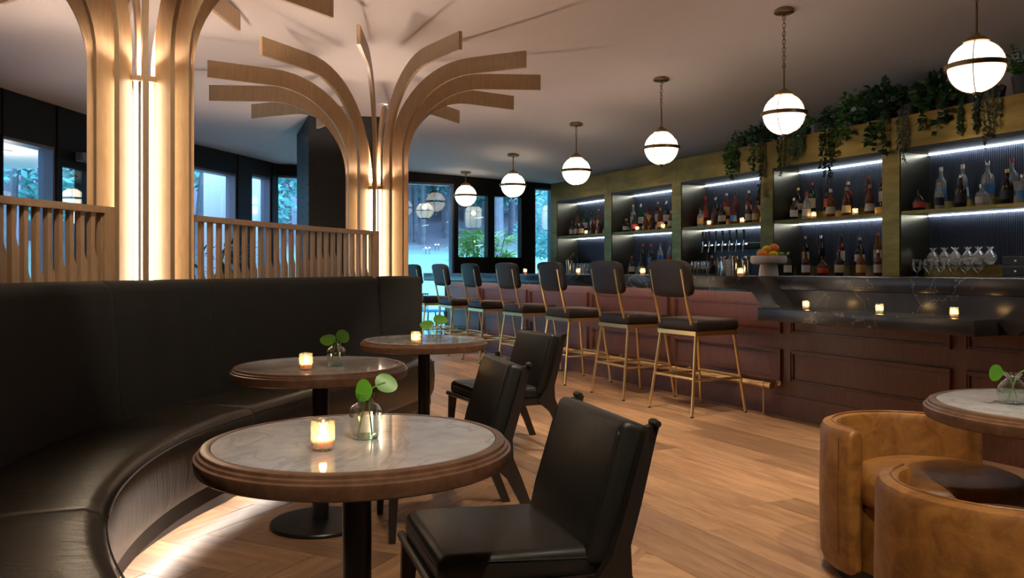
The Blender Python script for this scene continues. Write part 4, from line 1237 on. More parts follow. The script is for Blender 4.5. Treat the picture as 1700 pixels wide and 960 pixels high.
for px, i in ((1338, 0), (1460, 1), (1584, 2)):
    n = 4.52; t = bar_t(px, n)
    votive(B(t, n, 0.8755), '%s lit votive candle on the lowered marble ledge' % ('left', 'middle', 'right')[i], 0.86)
for px, n, lab in ((872, 5.0, 'lit votive on the bar top behind the middle stool back'), (960, 5.0, 'lit votive among glasses on the bar top'), (1067, 4.9, 'lit votive on the bar top behind the nearest stools'), (1229, 4.9, 'lit votive on the bar top beside the cocktail shakers')):
    votive(B(bar_t(px, n), n, ZT + 0.0005), lab, 0.95)
for px, k, lab in ((973, 0, 'lit votive on the upper shelf of the farthest niche'), (1058, 1, 'left lit votive on upper shelf of second farthest niche'), (1101, 1, 'right lit votive on upper shelf of second farthest niche'),
                   (1177, 2, 'left lit votive on the upper shelf above the beer taps'), (1232, 2, 'right lit votive on the upper shelf above the beer taps'),
                   (1351, 3, 'left lit votive on upper shelf right of the fruit bowl'), (1420, 3, 'right lit votive on upper shelf right of the fruit bowl')):
    n = NB_ + 0.075
    votive(B(bar_t(px, n), n, Z_MID1 + 0.0005), lab, 0.9)

# ------------------------------------------------------------------ bud vases with pilea leaves
def leaf_disc(mb, c, r, nrm, tip, cup=0.15):
    nrm = Vector(nrm).normalized(); tip = Vector(tip); tip = (tip - nrm * tip.dot(nrm)).normalized(); sd = nrm.cross(tip)
    vs = [Vector(c)]; k = 18
    for i in range(k):
        a = 2 * PI * i / k
        rr = r * (1 + 0.22 * max(0, math.cos(a)) ** 4)
        vs.append(Vector(c) + tip * rr * math.cos(a) + sd * rr * 0.92 * math.sin(a) - nrm * cup * r * (math.sin(a) ** 2))
    mb.add(vs, [(0, 1 + i, 1 + (i + 1) % k) for i in range(k)])
def vase(loc, label, kind, leaves, s=1.0):
    root = thing('bud_vase', label, 'vase', loc, 0, 'bud vases on the tables'); root.scale = (s, s, s)
    if kind == 'jar':
        prof = [(0.0, 0.0), (0.030, 0.0), (0.035, 0.006), (0.040, 0.03), (0.043, 0.062), (0.041, 0.075), (0.033, 0.086), (0.022, 0.091), (0.020, 0.096), (0.023, 0.118)]
        wp = [(0.0, 0.004), (0.031, 0.004), (0.037, 0.03), (0.040, 0.062), (0.0, 0.062)]
        bp = [(0.0, 0.0005), (0.029, 0.0005), (0.033, 0.008), (0.0, 0.009)]; mouth = 0.1
    else:
        prof = [(0.0, 0.0), (0.026, 0.0), (0.038, 0.010), (0.048, 0.035), (0.046, 0.058), (0.032, 0.075), (0.020, 0.084), (0.021, 0.092), (0.032, 0.104)]
        wp = [(0.0, 0.004), (0.026, 0.005), (0.044, 0.035), (0.043, 0.055), (0.0, 0.055)]
        bp = [(0.0, 0.0005), (0.025, 0.0005), (0.030, 0.006), (0.0, 0.007)]; mouth = 0.088
    MB().lathe(prof, 28, caps=False).build('vase_body', 'clear_glass', root, smooth=60)
    MB().lathe(bp, 24, caps=False).build('vase_foot', 'green_glass', root, smooth=60)
    MB().lathe(wp, 24, caps=False).build('water', 'water', root, smooth=60)
    for (foot, lp, r, nrm, tip) in leaves:
        m0 = Vector((lp[0] * 0.15, lp[1] * 0.15, mouth))
        pts = []
        P0, P1, P2 = Vector((*foot, 0.006)), m0, Vector(lp)
        for q in np.linspace(0, 1, 6): pts.append(P0 + (P1 - P0) * q)
        for q in np.linspace(0.15, 1, 8):
            a = P1 + (P1 - P0) * 0.35
            pts.append(P1 * (1 - q) ** 2 + a * 2 * q * (1 - q) + P2 * q * q)
        stm = MB().tube(pts, 0.0022, 6).build('stem', 'stem_green', root)
        lf = MB(); leaf_disc(lf, lp, r, nrm, tip); lf.build('leaf', 'pilea_leaf', root, smooth=60)
vase((-0.377, 2.14, ZTAB), 'clear bud vase with two round leaves on the nearest table', 'jar', [((-0.02, 0.0), (-0.004, -0.012, 0.122), 0.027, (-0.35, -0.9, 0.25), (-0.25, 0, 1)), ((0.015, 0.01), (0.050, 0.01, 0.142), 0.028, (0.2, -0.8, 0.5), (0.85, 0, -0.6))])
vase((-0.787, 3.72, ZTAB), 'clear bud vase with two round leaves on the middle table', 'jar', [((-0.022, 0.0), (-0.032, -0.01, 0.122), 0.033, (-0.1, -0.8, 0.6), (-1, 0, 0.1)), ((0.016, 0.01), (0.028, 0.0, 0.138), 0.031, (0.1, -0.9, 0.4), (0.6, 0, -0.8))], 1.0)
vase((-0.464, 5.0, ZTAB), 'clear bud vase with two round leaves on the farthest table', 'jar', [((-0.02, 0.0), (-0.045, -0.01, 0.108), 0.038, (-0.1, -0.7, 0.7), (-1, 0, -0.1)), ((0.016, 0.01), (0.03, 0.0, 0.135), 0.040, (0.1, -0.8, 0.6), (0.8, 0, -0.2))], 1.0)
vase((1.62, 2.69, ZTAB), 'round clear bud vase with drooping leaf on the right table', 'ball', [((0.02, 0.0), (-0.070, -0.02, 0.110), 0.026, (-0.9, -0.5, 0.2), (-0.3, 0, -1)), ((-0.02, 0.0), (0.075, -0.01, 0.125), 0.03, (0.3, -0.6, 0.7), (1, 0, 0.2))], 0.95)

# ------------------------------------------------------------------ bottles
BSHAPES = {
    'tall': ([(0.0, 0.0), (0.034, 0.0), (0.037, 0.005), (0.037, 0.19), (0.034, 0.205), (0.016, 0.232), (0.0135, 0.245), (0.0135, 0.285)], (0.05, 0.15), (0.0145, 0.285, 0.315)),
    'wine': ([(0.0, 0.0), (0.035, 0.0), (0.038, 0.006), (0.038, 0.17), (0.032, 0.205), (0.017, 0.235), (0.0145, 0.25), (0.0145, 0.29)], (0.045, 0.13), (0.0155, 0.27, 0.315)),
    'round': ([(0.0, 0.0), (0.040, 0.0), (0.045, 0.008), (0.047, 0.09), (0.045, 0.14), (0.036, 0.175), (0.017, 0.200), (0.0145, 0.212), (0.0145, 0.255)], (0.04, 0.11), (0.016, 0.25, 0.28)),
    'squat': ([(0.0, 0.0), (0.045, 0.0), (0.050, 0.006), (0.050, 0.085), (0.044, 0.105), (0.020, 0.125), (0.016, 0.135), (0.016, 0.155)], (0.025, 0.075), (0.019, 0.152, 0.182)),
    'short': ([(0.0, 0.0), (0.036, 0.0), (0.039, 0.006), (0.039, 0.12), (0.034, 0.140), (0.016, 0.165), (0.0135, 0.175), (0.0135, 0.205)], (0.03, 0.10), (0.0145, 0.200, 0.228)),
    'flask': ([(0.0, 0.0), (0.042, 0.0), (0.046, 0.006), (0.043, 0.05), (0.037, 0.13), (0.036, 0.17), (0.015, 0.205), (0.0135, 0.215), (0.0135, 0.25)], (0.03, 0.10), (0.0155, 0.245, 0.28)),
    'square': (None, None, None),
}
_bm = {}
def bottle_mesh(shape):
    if shape not in _bm:
        prof, (l0, l1), (cr, c0, c1) = BSHAPES[shape]
        body = MB().lathe(prof + [(0.0, prof[-1][1])], 16, caps=False).mesh('bottle', 50)
        def rad(z):
            for (r0, z0), (r1, z1) in zip(prof[1:], prof[2:]):
                if z0 <= z <= z1 and z1 > z0: return r0 + (r1 - r0) * (z - z0) / (z1 - z0)
            return prof[3][0]
        lp = [(rad(z) + 0.0012, z) for z in np.linspace(l0, l1, 5)]
        lab = MB().lathe(lp, 14, caps=False, a0=-2.1 - PI / 2, a1=2.1 - PI / 2).mesh('label', 50)
        capm = MB().lathe([(cr, c0), (cr, c1 - 0.003), (cr * 0.85, c1), (0.0, c1)], 12, caps=False).mesh('cap', 40)
        _bm[shape] = (body, lab, capm)
    return _bm[shape]
_vm = {}
def mat_copy(me, mat):
    k = (me.name, mat)
    if k not in _vm:
        c = me.copy(); c.name = me.name; c.materials.clear(); c.materials.append(MATS[mat]); _vm[k] = c
    return _vm[k]
GLASS_WORD = {'amber': 'amber', 'rum': 'brown', 'cognac': 'reddish brown', 'dark': 'black', 'green': 'green', 'rose': 'red', 'clear': 'clear', 'gold': 'golden', 'blue': 'pale blue'}
SHAPE_WORD = {'tall': 'tall', 'wine': 'slim', 'round': 'round-shouldered', 'squat': 'squat', 'short': 'short', 'flask': 'tapered', 'square': 'square'}
BAY_WORD = ['farthest niche', 'second farthest niche', 'beer tap niche', 'fruit bowl niche', 'nearest niche']
def bottle(px, bay, shelf, row, shape, glass, lab, cap, idx, total, s=1.0):
    n = NB_ + (0.085 if row == 'front' else 0.275)
    t = bar_t(px, n)
    a, b = bays[bay]; t = min(max(t, a + 0.06), b - 0.06)
    z = (Z_MID1 if shelf == 'upper' else Z_LOW)
    if row == 'back':
        if shelf == 'upper': z += 0.075
        elif bay in (1, 3, 4): z += 0.10
    cw = cap.replace('_', ' ')
    label = '%s %s bottle, %s cap, %s in %s row, %s shelf, %s' % (SHAPE_WORD[shape], GLASS_WORD[glass], cw, ORD[idx], row, shelf, BAY_WORD[bay])
    bd, lm, cm = bottle_mesh(shape)
    o = obj('liquor_bottle', mat_copy(bd, 'bottle_' + glass), None, None, (*B(t, n)[:2], z + 0.0005), TH + RNG.uniform(-0.3, 0.3))
    o.scale = (s, s, s)
    tag(o, label, 'bottle', 'bottles on the back bar')
    if lab: obj('label', mat_copy(lm, 'paper_' + lab), None, o)
    obj('cap', mat_copy(cm, 'cap_' + cap), None, o)
BOT = {
 (0, 'upper', 'back'): [(959, 'wine', 'amber', 'cream', 'black'), (971.5, 'wine', 'green', 'white', 'black'), (983, 'tall', 'green', 'white', 'black'), (994, 'tall', 'amber', 'tan', 'cork')],
 (0, 'upper', 'front'): [(949.6, 'short', 'dark', 'cream', 'red'), (958, 'short', 'dark', 'tan', 'black'), (966, 'short', 'rum', 'white', 'black'), (984, 'short', 'rose', 'black', 'red'), (996, 'short', 'rum', 'black', 'black')],
 (1, 'upper', 'back'): [(1051, 'tall', 'clear', 'cream', 'cork'), (1064, 'wine', 'green', 'white', 'silver'), (1078, 'tall', 'rum', 'tan', 'black'), (1092, 'tall', 'rum', 'cream', 'cork'), (1106, 'wine', 'dark', 'white', 'silver')],
 (1, 'upper', 'front'): [(1040, 'squat', 'dark', 'cream', 'cork'), (1053, 'short', 'dark', 'red', 'black'), (1072, 'short', 'amber', None, 'cork'), (1083, 'short', 'rum', 'black', 'black'), (1096, 'flask', 'rum', 'tan', 'cork'), (1114, 'short', 'amber', 'cream', 'white')],
 (1, 'lower', 'back'): [(1067, 'wine', 'dark', 'black', 'red'), (1080, 'wine', 'dark', 'blue', 'red'), (1096, 'tall', 'clear', 'blue', 'red'), (1112, 'tall', 'clear', 'red', 'black')],
 (1, 'lower', 'front'): [(1049, 'short', 'dark', 'cream', 'red'), (1065, 'short', 'dark', 'white', 'black'), (1083, 'short', 'green', None, 'black')],
 (2, 'upper', 'back'): [(1171, 'wine', 'rose', 'red', 'red'), (1188, 'round', 'dark', 'black', 'silver'), (1206, 'tall', 'rose', 'tan', 'white'), (1221, 'wine', 'rose', 'black', 'black'), (1243, 'tall', 'rum', 'cream', 'white'), (1260, 'wine', 'rum', 'white', 'black')],
 (2, 'upper', 'front'): [(1163, 'short', 'clear', 'tan', 'black'), (1186, 'short', 'rum', None, 'black'), (1199, 'round', 'dark', 'cream', 'black'), (1218, 'short', 'rose', 'blue', 'black'), (1243, 'short', 'dark', 'cream', 'red'), (1255, 'short', 'amber', 'tan', 'black')],
 (3, 'upper', 'back'): [(1325, 'round', 'dark', 'cream', 'gold'), (1348, 'tall', 'green', 'cream', 'red'), (1374, 'wine', 'dark', 'red', 'black'), (1408, 'round', 'cognac', 'black', 'white'), (1441, 'tall', 'rum', 'black', 'red'), (1466, 'tall', 'dark', 'white', 'black')],
 (3, 'upper', 'front'): [(1318, 'short', 'dark', 'white', 'silver'), (1339, 'flask', 'clear', 'white', 'red'), (1379, 'flask', 'cognac', 'cream', 'white'), (1405, 'flask', 'cognac', 'cream', 'cork'), (1444, 'flask', 'cognac', 'white', 'pink')],
 (3, 'lower', 'back'): [(1337, 'tall', 'dark', 'tan', 'cork'), (1363, 'tall', 'dark', None, 'silver'), (1396, 'tall', 'rum', 'cream', 'black'), (1427, 'round', 'dark', 'white', 'cork'), (1457, 'tall', 'amber', 'cream', 'red')],
 (3, 'lower', 'front'): [(1308, 'short', 'dark', 'white', 'cork'), (1338, 'short', 'rum', 'white', 'black'), (1366, 'squat', 'rum', 'red', 'black'), (1393, 'short', 'dark', 'cream', 'black'), (1429, 'short', 'amber', 'tan', 'black'), (1458, 'short', 'rum', 'white', 'silver')],
 (4, 'upper', 'back'): [(1562, 'flask', 'clear', 'blue', 'white'), (1598, 'flask', 'clear', 'white', 'white'), (1640, 'round', 'clear', 'blue', 'silver'), (1680, 'round', 'clear', 'white', 'red')],
 (4, 'upper', 'front'): [(1526, 'squat', 'dark', 'red', 'black'), (1559, 'short', 'clear', 'black', 'cork'), (1595, 'round', 'dark', 'black', 'silver'), (1630, 'squat', 'clear', 'white', 'silver'), (1672, 'round', 'dark', 'black', 'gold'), (1697, 'short', 'clear', 'blue', 'silver')],
}
for (bay, shelf, row), lst in BOT.items():
    for i, (px, sh, gl, lb, cp) in enumerate(lst):
        sc_ = 1.0
        if shelf == 'lower' and row == 'front': sc_ = 1.08
        if bay == 4 and row == 'back': sc_ = 1.12
        bottle(px, bay, shelf, row, sh, gl, lb, cp, i, len(lst), sc_)

# ------------------------------------------------------------------ glassware and tools
def placed(px, n, z): 
    return (*B(bar_t(px, n), n)[:2], z)
gob = MB().lathe([(0.0, 0.0), (0.036, 0.001), (0.036, 0.004), (0.006, 0.010), (0.0055, 0.035), (0.010, 0.042), (0.040, 0.062), (0.052, 0.090), (0.048, 0.125), (0.040, 0.150)], 20, caps=False).mesh('goblet', 60)
gob.materials.append(MATS['clear_glass'])
for i, px in enumerate((1522, 1542, 1562, 1582, 1602, 1623)):
    n = NB_ + 0.10
    o = obj('goblet', gob, None, None, placed(px, n, Z_LOW + 0.0005), 0)
    tag(o, '%s stemmed balloon glass from the left below the pineapple glasses' % ORD[i], 'glass', 'balloon glasses in the nearest niche')
pine = MB()
pr = []
for i in range(15):
    q = i / 14.0
    r = 0.045 * math.sin(PI * (0.10 + 0.86 * q)) ** 0.75 * (1.04 if i % 2 else 0.97)
    pr.append((max(r, 0.008), 0.004 + 0.105 * q))
pine.lathe([(0.0, 0.002)] + pr, 18, caps=False)
pine_me = pine.mesh('pineapple_glass', 20); pine_me.materials.append(MATS['frosted_cut_glass'])
crown = MB()
for k in range(7):
    a = 2 * PI * k / 7
    crown.add([(0.004 * math.cos(a), 0.004 * math.sin(a), 0.105), (0.016 * math.cos(a + 0.4), 0.016 * math.sin(a + 0.4), 0.125), (0.032 * math.cos(a), 0.032 * math.sin(a), 0.140), (0.016 * math.cos(a - 0.4), 0.016 * math.sin(a - 0.4), 0.125)], [(0, 1, 2, 3)])
crown_me = crown.mesh('crown', 0); crown_me.materials.append(MATS['frosted_cut_glass'])
straw_me = MB().tube([(0.004, 0, 0.08), (-0.004, 0, 0.178)], 0.0045, 8).mesh('straw'); straw_me.materials.append(MATS['clear_glass'])
for i, px in enumerate((1549, 1568, 1586, 1607, 1625, 1644)):
    n = NB_ + 0.27
    o = obj('pineapple_glass', pine_me, None, None, placed(px, n, Z_LOW + 0.1005), TH + i * 0.8)
    o.scale = (1.15, 1.15, 1.15)
    tag(o, '%s clear pineapple shaped glass from the left on the nearest niche riser' % ORD[i], 'glass', 'pineapple glasses in the nearest niche')
    obj('crown', crown_me, None, o); obj('straw', straw_me, None, o)
# register with drawers at the right edge
rg = thing('drawer_unit', 'black two drawer cash unit at the right end of the back bar', 'drawer unit', B(bar_t(1664, NB_ + 0.06) , NB_ + 0.06, Z_LOW + 0.0005), TH)
MB().box(0, 0.38, 0, 0.30, 0, 0.17).build('body', 'black_plastic', rg, smooth=0)
for z in (0.012, 0.095):
    d_ = MB().rbox(0.01, 0.37, -0.014, 0.0, z, z + 0.066, 0.004, 1).build('drawer', 'black_metal', rg)
    MB().lathe([(0.0, 0.0), (0.010, 0.0), (0.010, 0.008), (0.0, 0.009)], 10, (0.12, -0.014, z + 0.033), Matrix.Rotation(PI / 2, 4, 'X'), caps=False).build('knob', 'steel', d_)
mon = thing('tilted_monitor', 'black tilted screen standing on the two drawer unit', 'monitor', B(bar_t(1664, NB_ + 0.06) + 0.2, NB_ + 0.2, Z_LOW + 0.171), TH)
MB().rbox(-0.10, 0.10, -0.06, 0.06, 0.0, 0.02, 0.006, 1).build('foot', 'black_plastic', mon)
MB().tube([(0, 0.0, 0.02), (0, 0.02, 0.10)], 0.02, 8).build('stand', 'black_plastic', mon)
MB().rbox(-0.16, 0.20, -0.015, 0.015, 0.06, 0.24, 0.01, 2, Matrix.Rotation(math.radians(-30), 4, 'X') @ Matrix.Rotation(0.3, 4, 'Y')).build('screen', 'black_plastic', mon)
# point of sale screen and blender area in the far niche
ps = thing('register_screen', 'black tilted register screen with violet lights in the farthest niche', 'monitor', placed(948, NB_ + 0.16, Z_LOW + 0.0005), TH)
MB().rbox(-0.14, 0.14, -0.09, 0.09, 0.0, 0.03, 0.006, 1).build('foot', 'black_plastic', ps)
MB().tube([(0, 0.02, 0.03), (0, 0.03, 0.12)], 0.025, 8).build('stand', 'black_plastic', ps)
MB().rbox(-0.17, 0.17, -0.012, 0.012, -0.10, 0.12, 0.008, 2, Matrix.Translation((0, 0, 0.18)) @ Matrix.Rotation(math.radians(-35), 4, 'X') @ Matrix.Rotation(0.5, 4, 'Y')).build('screen', 'black_plastic', ps)
for x in (-0.06, 0.06):
    MB().rbox(x - 0.022, x + 0.022, -0.094, -0.09, 0.008, 0.02, 0.0015, 1).build('indicator', 'indicator_violet', ps)
pr_ = thing('receipt_printer', 'low black printer box in the farthest niche beside the register', 'printer', placed(985, NB_ + 0.15, Z_LOW + 0.0005), TH)
MB().rbox(-0.16, 0.16, -0.10, 0.10, 0.0, 0.12, 0.01, 2).build('body', 'black_plastic', pr_)
MB().box(-0.05, 0.05, -0.104, -0.10, 0.06, 0.07).build('paper_slot', 'paper_white', pr_, smooth=0)
# tumblers in rows
tum = MB().lathe([(0.0, 0.0), (0.030, 0.0), (0.033, 0.13), (0.031, 0.13), (0.0285, 0.008), (0.0, 0.008)], 14, caps=False).mesh('highball_glass', 50); tum.materials.append(MATS['clear_glass'])
for i in range(6):
    o = obj('highball_glass', tum, None, None, placed(974 + 5.4 * i, 5.30, ZT + 0.0005), 0)
    tag(o, '%s highball glass from the left on the bar top behind the stools' % ORD[i], 'glass', 'highball glasses before the farthest niche')
for i in range(4):
    o = obj('highball_glass', tum, None, None, placed(950 + 6.2 * i, 5.15, ZT + 0.0005), 0)
    tag(o, '%s highball glass beside the votive at the far bar top' % ORD[i], 'glass', 'highball glasses beside the far votive')
wg = MB().lathe([(0.0, 0.0), (0.034, 0.001), (0.034, 0.004), (0.005, 0.010), (0.0045, 0.065), (0.012, 0.075), (0.036, 0.105), (0.038, 0.130), (0.031, 0.170)], 16, caps=False).mesh('wine_glass', 60); wg.materials.append(MATS['clear_glass'])
for i in range(7):
    o = obj('wine_glass', wg, None, None, placed(1152 + 5.2 * i, 5.2 + 0.06 * (i % 2), ZT + 0.0005), 0)
    o.scale = (0.8, 0.8, 0.8)
    tag(o, '%s wine glass from the left on the bar top before the taps' % ORD[i], 'glass', 'wine glasses before the beer taps')
jig = MB().lathe([(0.0, 0.002), (0.021, 0.0), (0.022, 0.002), (0.007, 0.075), (0.024, 0.170), (0.022, 0.170), (0.0, 0.085)], 16, caps=False).mesh('jigger', 40); jig.materials.append(MATS['steel'])
for px, s, lab in ((1193, 0.75, 'smaller double ended steel jigger beside the wine glasses'), (1201, 1.0, 'taller double ended steel jigger beside the mixing glass')):
    o = obj('jigger', jig, None, None, placed(px, 4.95, ZT + 0.0005)); o.scale = (s,) * 3; tag(o, lab, 'jigger', 'steel jiggers on the bar top')
mg = MB().lathe([(0.0, 0.0), (0.040, 0.0), (0.042, 0.004)] + [(0.0425 if j % 2 else 0.0405, 0.008 + 0.010 * j) for j in range(10)] + [(0.043, 0.145), (0.040, 0.145), (0.038, 0.012), (0.0, 0.012)], 20, caps=False)
tag(mg.build('mixing_glass', 'cut_glass', None, placed(1211, 5.05, ZT + 0.0005), 0, 20), 'cut crystal mixing glass on the bar top between jiggers and shakers', 'glass')
for px, h, r, lab in ((1221, 0.175, 0.043, 'taller steel shaker tin on the bar top'), (1238, 0.135, 0.040, 'shorter steel shaker tin beside the lit votive'), (945, 0.17, 0.042, 'steel shaker tin at the far end of the bar top')):
    sh = MB().lathe([(0.0, 0.0), (r * 0.78, 0.0), (r * 0.8, 0.004), (r, h - 0.006), (r * 1.03, h), (r * 0.97, h), (0.0, 0.01)], 20, caps=False)
    tag(sh.build('shaker_tin', 'steel', None, placed(px, 5.0, ZT + 0.0005)), lab, 'shaker', 'steel shaker tins')
bb_ = obj('bitters_bottle', mat_copy(bottle_mesh('short')[0], 'bottle_dark'), None, None, placed(1182, 4.98, ZT + 0.0005)); bb_.scale = (0.8, 0.8, 0.8)
tag(bb_, 'small dark bitters bottle standing beside the wine glasses', 'bottle'); obj('cap', mat_copy(bottle_mesh('short')[2], 'cap_cork'), None, bb_)
sp_ = MB().tube([(0, 0, 0.10), (0.05, 0.0, 0.30)], 0.003, 6); sp_.lathe([(0.0, -0.012), (0.008, 0.0), (0.0, 0.012)], 8, (0.05, 0, 0.305), caps=False)
tag(sp_.build('bar_spoon', 'steel', None, placed(1208, 5.05, ZT + 0.0)), 'long twisted bar spoon standing in the mixing glass', 'spoon')
mat_ = MB().rbox(-0.20, 0.14, -0.05, 0.06, 0, 0.012, 0.004, 1)
tag(mat_.build('bar_mat', 'rubber', None, placed(1170, 4.86, ZT + 0.0005), TH), 'black rubber bar mat before the wine glasses', 'bar mat')
# beer taps
tp = thing('beer_tap_rail', 'black beer tap rail with seven black handles', 'beer taps', B(-7.7, NB_ + 0.24, 0), TH)
x0 = bar_t(1172, NB_ + 0.24) + 7.7; x1 = bar_t(1240, NB_ + 0.24) + 7.7
MB().rbox(x0 - 0.05, bays[2][1] + 7.7 - 0.02, 0.0, 0.12, 1.40, 1.475, 0.012, 2).build('manifold', 'black_metal', tp)
for k in range(7):
    x = x0 + (x1 - x0) * k / 6.0
    tx = MB().lathe([(0.0, 0.0), (0.014, 0.0), (0.012, 0.03), (0.017, 0.09), (0.013, 0.125), (0.0, 0.128)], 12, (x, -0.045, 1.505), caps=False).build('tap_handle', 'black_plastic', tp)
    fc = MB().lathe([(0.018, 0.0), (0.014, 0.05), (0.010, 0.06)], 10, (x, 0.0, 1.45), Matrix.Rotation(PI / 2, 4, 'X'))
    fc.tube([(x, -0.045, 1.45), (x, -0.055, 1.42), (x, -0.062, 1.37)], 0.008, 8); fc.tube([(x, -0.045, 1.45), (x, -0.045, 1.508)], 0.007, 8)
    fc.build('faucet', 'steel', tp)
MB().box(x0, bays[2][1] + 7.7 - 0.05, 0.03, 0.10, 1.10, 1.40).build('drip_panel', 'black_metal', tp, smooth=0)
for px, lab in ((1201, 'left brushed steel drink tower below the beer taps'), (1241, 'right brushed steel drink tower below the beer taps')):
    dt = thing('drink_tower', lab, 'drink tower', placed(px, NB_ + 0.09, Z_LOW + 0.0005), TH, 'steel drink towers')
    MB().lathe([(0.0, 0.0), (0.05, 0.0), (0.05, 0.01), (0.038, 0.014), (0.038, 0.21), (0.034, 0.215), (0.0, 0.216)], 20, caps=False).build('column', 'steel', dt)
    MB().lathe([(0.0, 0.0), (0.018, 0.0), (0.018, 0.004), (0.0, 0.005)], 16, (0, -0.036, 0.18), Matrix.Rotation(PI / 2, 4, 'X'), caps=False).build('badge', 'black_plastic', dt)
    MB().tube([(0, -0.03, 0.20), (0, -0.08, 0.19), (0, -0.085, 0.15)], 0.007, 8).build('spout', 'steel', dt)

# ------------------------------------------------------------------ fruit stand
fs_loc = placed(1276, 5.02, ZT + 0.0005)
fs_ = thing('pedestal_bowl', 'white ribbed ceramic pedestal bowl heaped with citrus', 'bowl', fs_loc, TH)
def ribbed(mb, prof, n=40, amp=0.03):
    vs = []; fs = []
    for r, z in prof:
        for i in range(n):
            a = 2 * PI * i / n; q = r * (1 + (amp if i % 2 else 0)); vs.append((q * math.cos(a), q * math.sin(a), z))
    for j in range(len(prof) - 1):
        for i in range(n):
            k = (i + 1) % n; fs.append((j * n + i, j * n + k, (j + 1) * n + k, (j + 1) * n + i))
    mb.add(vs, fs); return mb
ribbed(MB(), [(0.080, 0.0), (0.078, 0.01), (0.070, 0.08), (0.066, 0.098)]).build('foot', 'ceramic', fs_)
bw = ribbed(MB(), [(0.060, 0.098), (0.125, 0.100), (0.142, 0.112), (0.148, 0.130), (0.146, 0.158), (0.140, 0.170)], 64, 0.015)
bw.lathe([(0.1425, 0.170), (0.132, 0.170), (0.128, 0.130), (0.0, 0.118)], 32, caps=False)
bw.build('bowl', 'ceramic', fs_)
def fruit(kind, dx, dy, z, label, rx=1.0, tilt=0.0):
    r = {'orange': 0.044, 'lemon': 0.035, 'lime': 0.030}[kind]
    pr2 = []
    for i in range(13):
        a = PI * i / 12; rr = r * math.sin(a); zz = -r * math.cos(a)
        if kind != 'orange':
            zz *= 1.18; 
            if i in (0, 12): zz *= 1.08
        else: zz *= 0.93
        pr2.append((rr, zz))
    M = Matrix.Rotation(tilt, 4, 'Y')
    o = MB().lathe(pr2, 18, caps=False, M=M).build(kind, {'orange': 'orange_peel', 'lemon': 'lemon_peel', 'lime': 'lime_peel'}[kind], None, (fs_loc[0] + dx, fs_loc[1] + dy, fs_loc[2] + z), 0, 80)
    tag(o, label, kind, 'citrus in the pedestal bowl')
    MB().lathe([(0.0, 0.0), (0.005, 0.0), (0.003, 0.003), (0.0, 0.003)], 8, tuple(M @ Vector((0, 0, pr2[-1][1] - 0.001))), M, caps=False).build('stem_end', 'stem_green', o)
fruit('orange', -0.065, -0.045, 0.178, 'orange at the left front of the pedestal bowl', tilt=0.5)
fruit('lemon', 0.018, -0.062, 0.176, 'lower lemon at the front of the pedestal bowl', tilt=1.4)
fruit('lime', 0.085, -0.04, 0.172, 'lime at the right side of the pedestal bowl', tilt=1.0)
fruit('orange', 0.045, 0.0, 0.232, 'large orange on top of the citrus heap', tilt=0.3)
fruit('lemon', -0.020, -0.01, 0.222, 'upper lemon left of the topmost orange', tilt=1.2)
fruit('lime', -0.060, 0.035, 0.196, 'green lime behind the left orange', tilt=0.8)
fruit('orange', 0.035, 0.075, 0.176, 'orange hidden at the back of the bowl', tilt=0.2)
fruit('orange', -0.02, 0.03, 0.150, 'orange buried under the citrus heap', tilt=0.2)

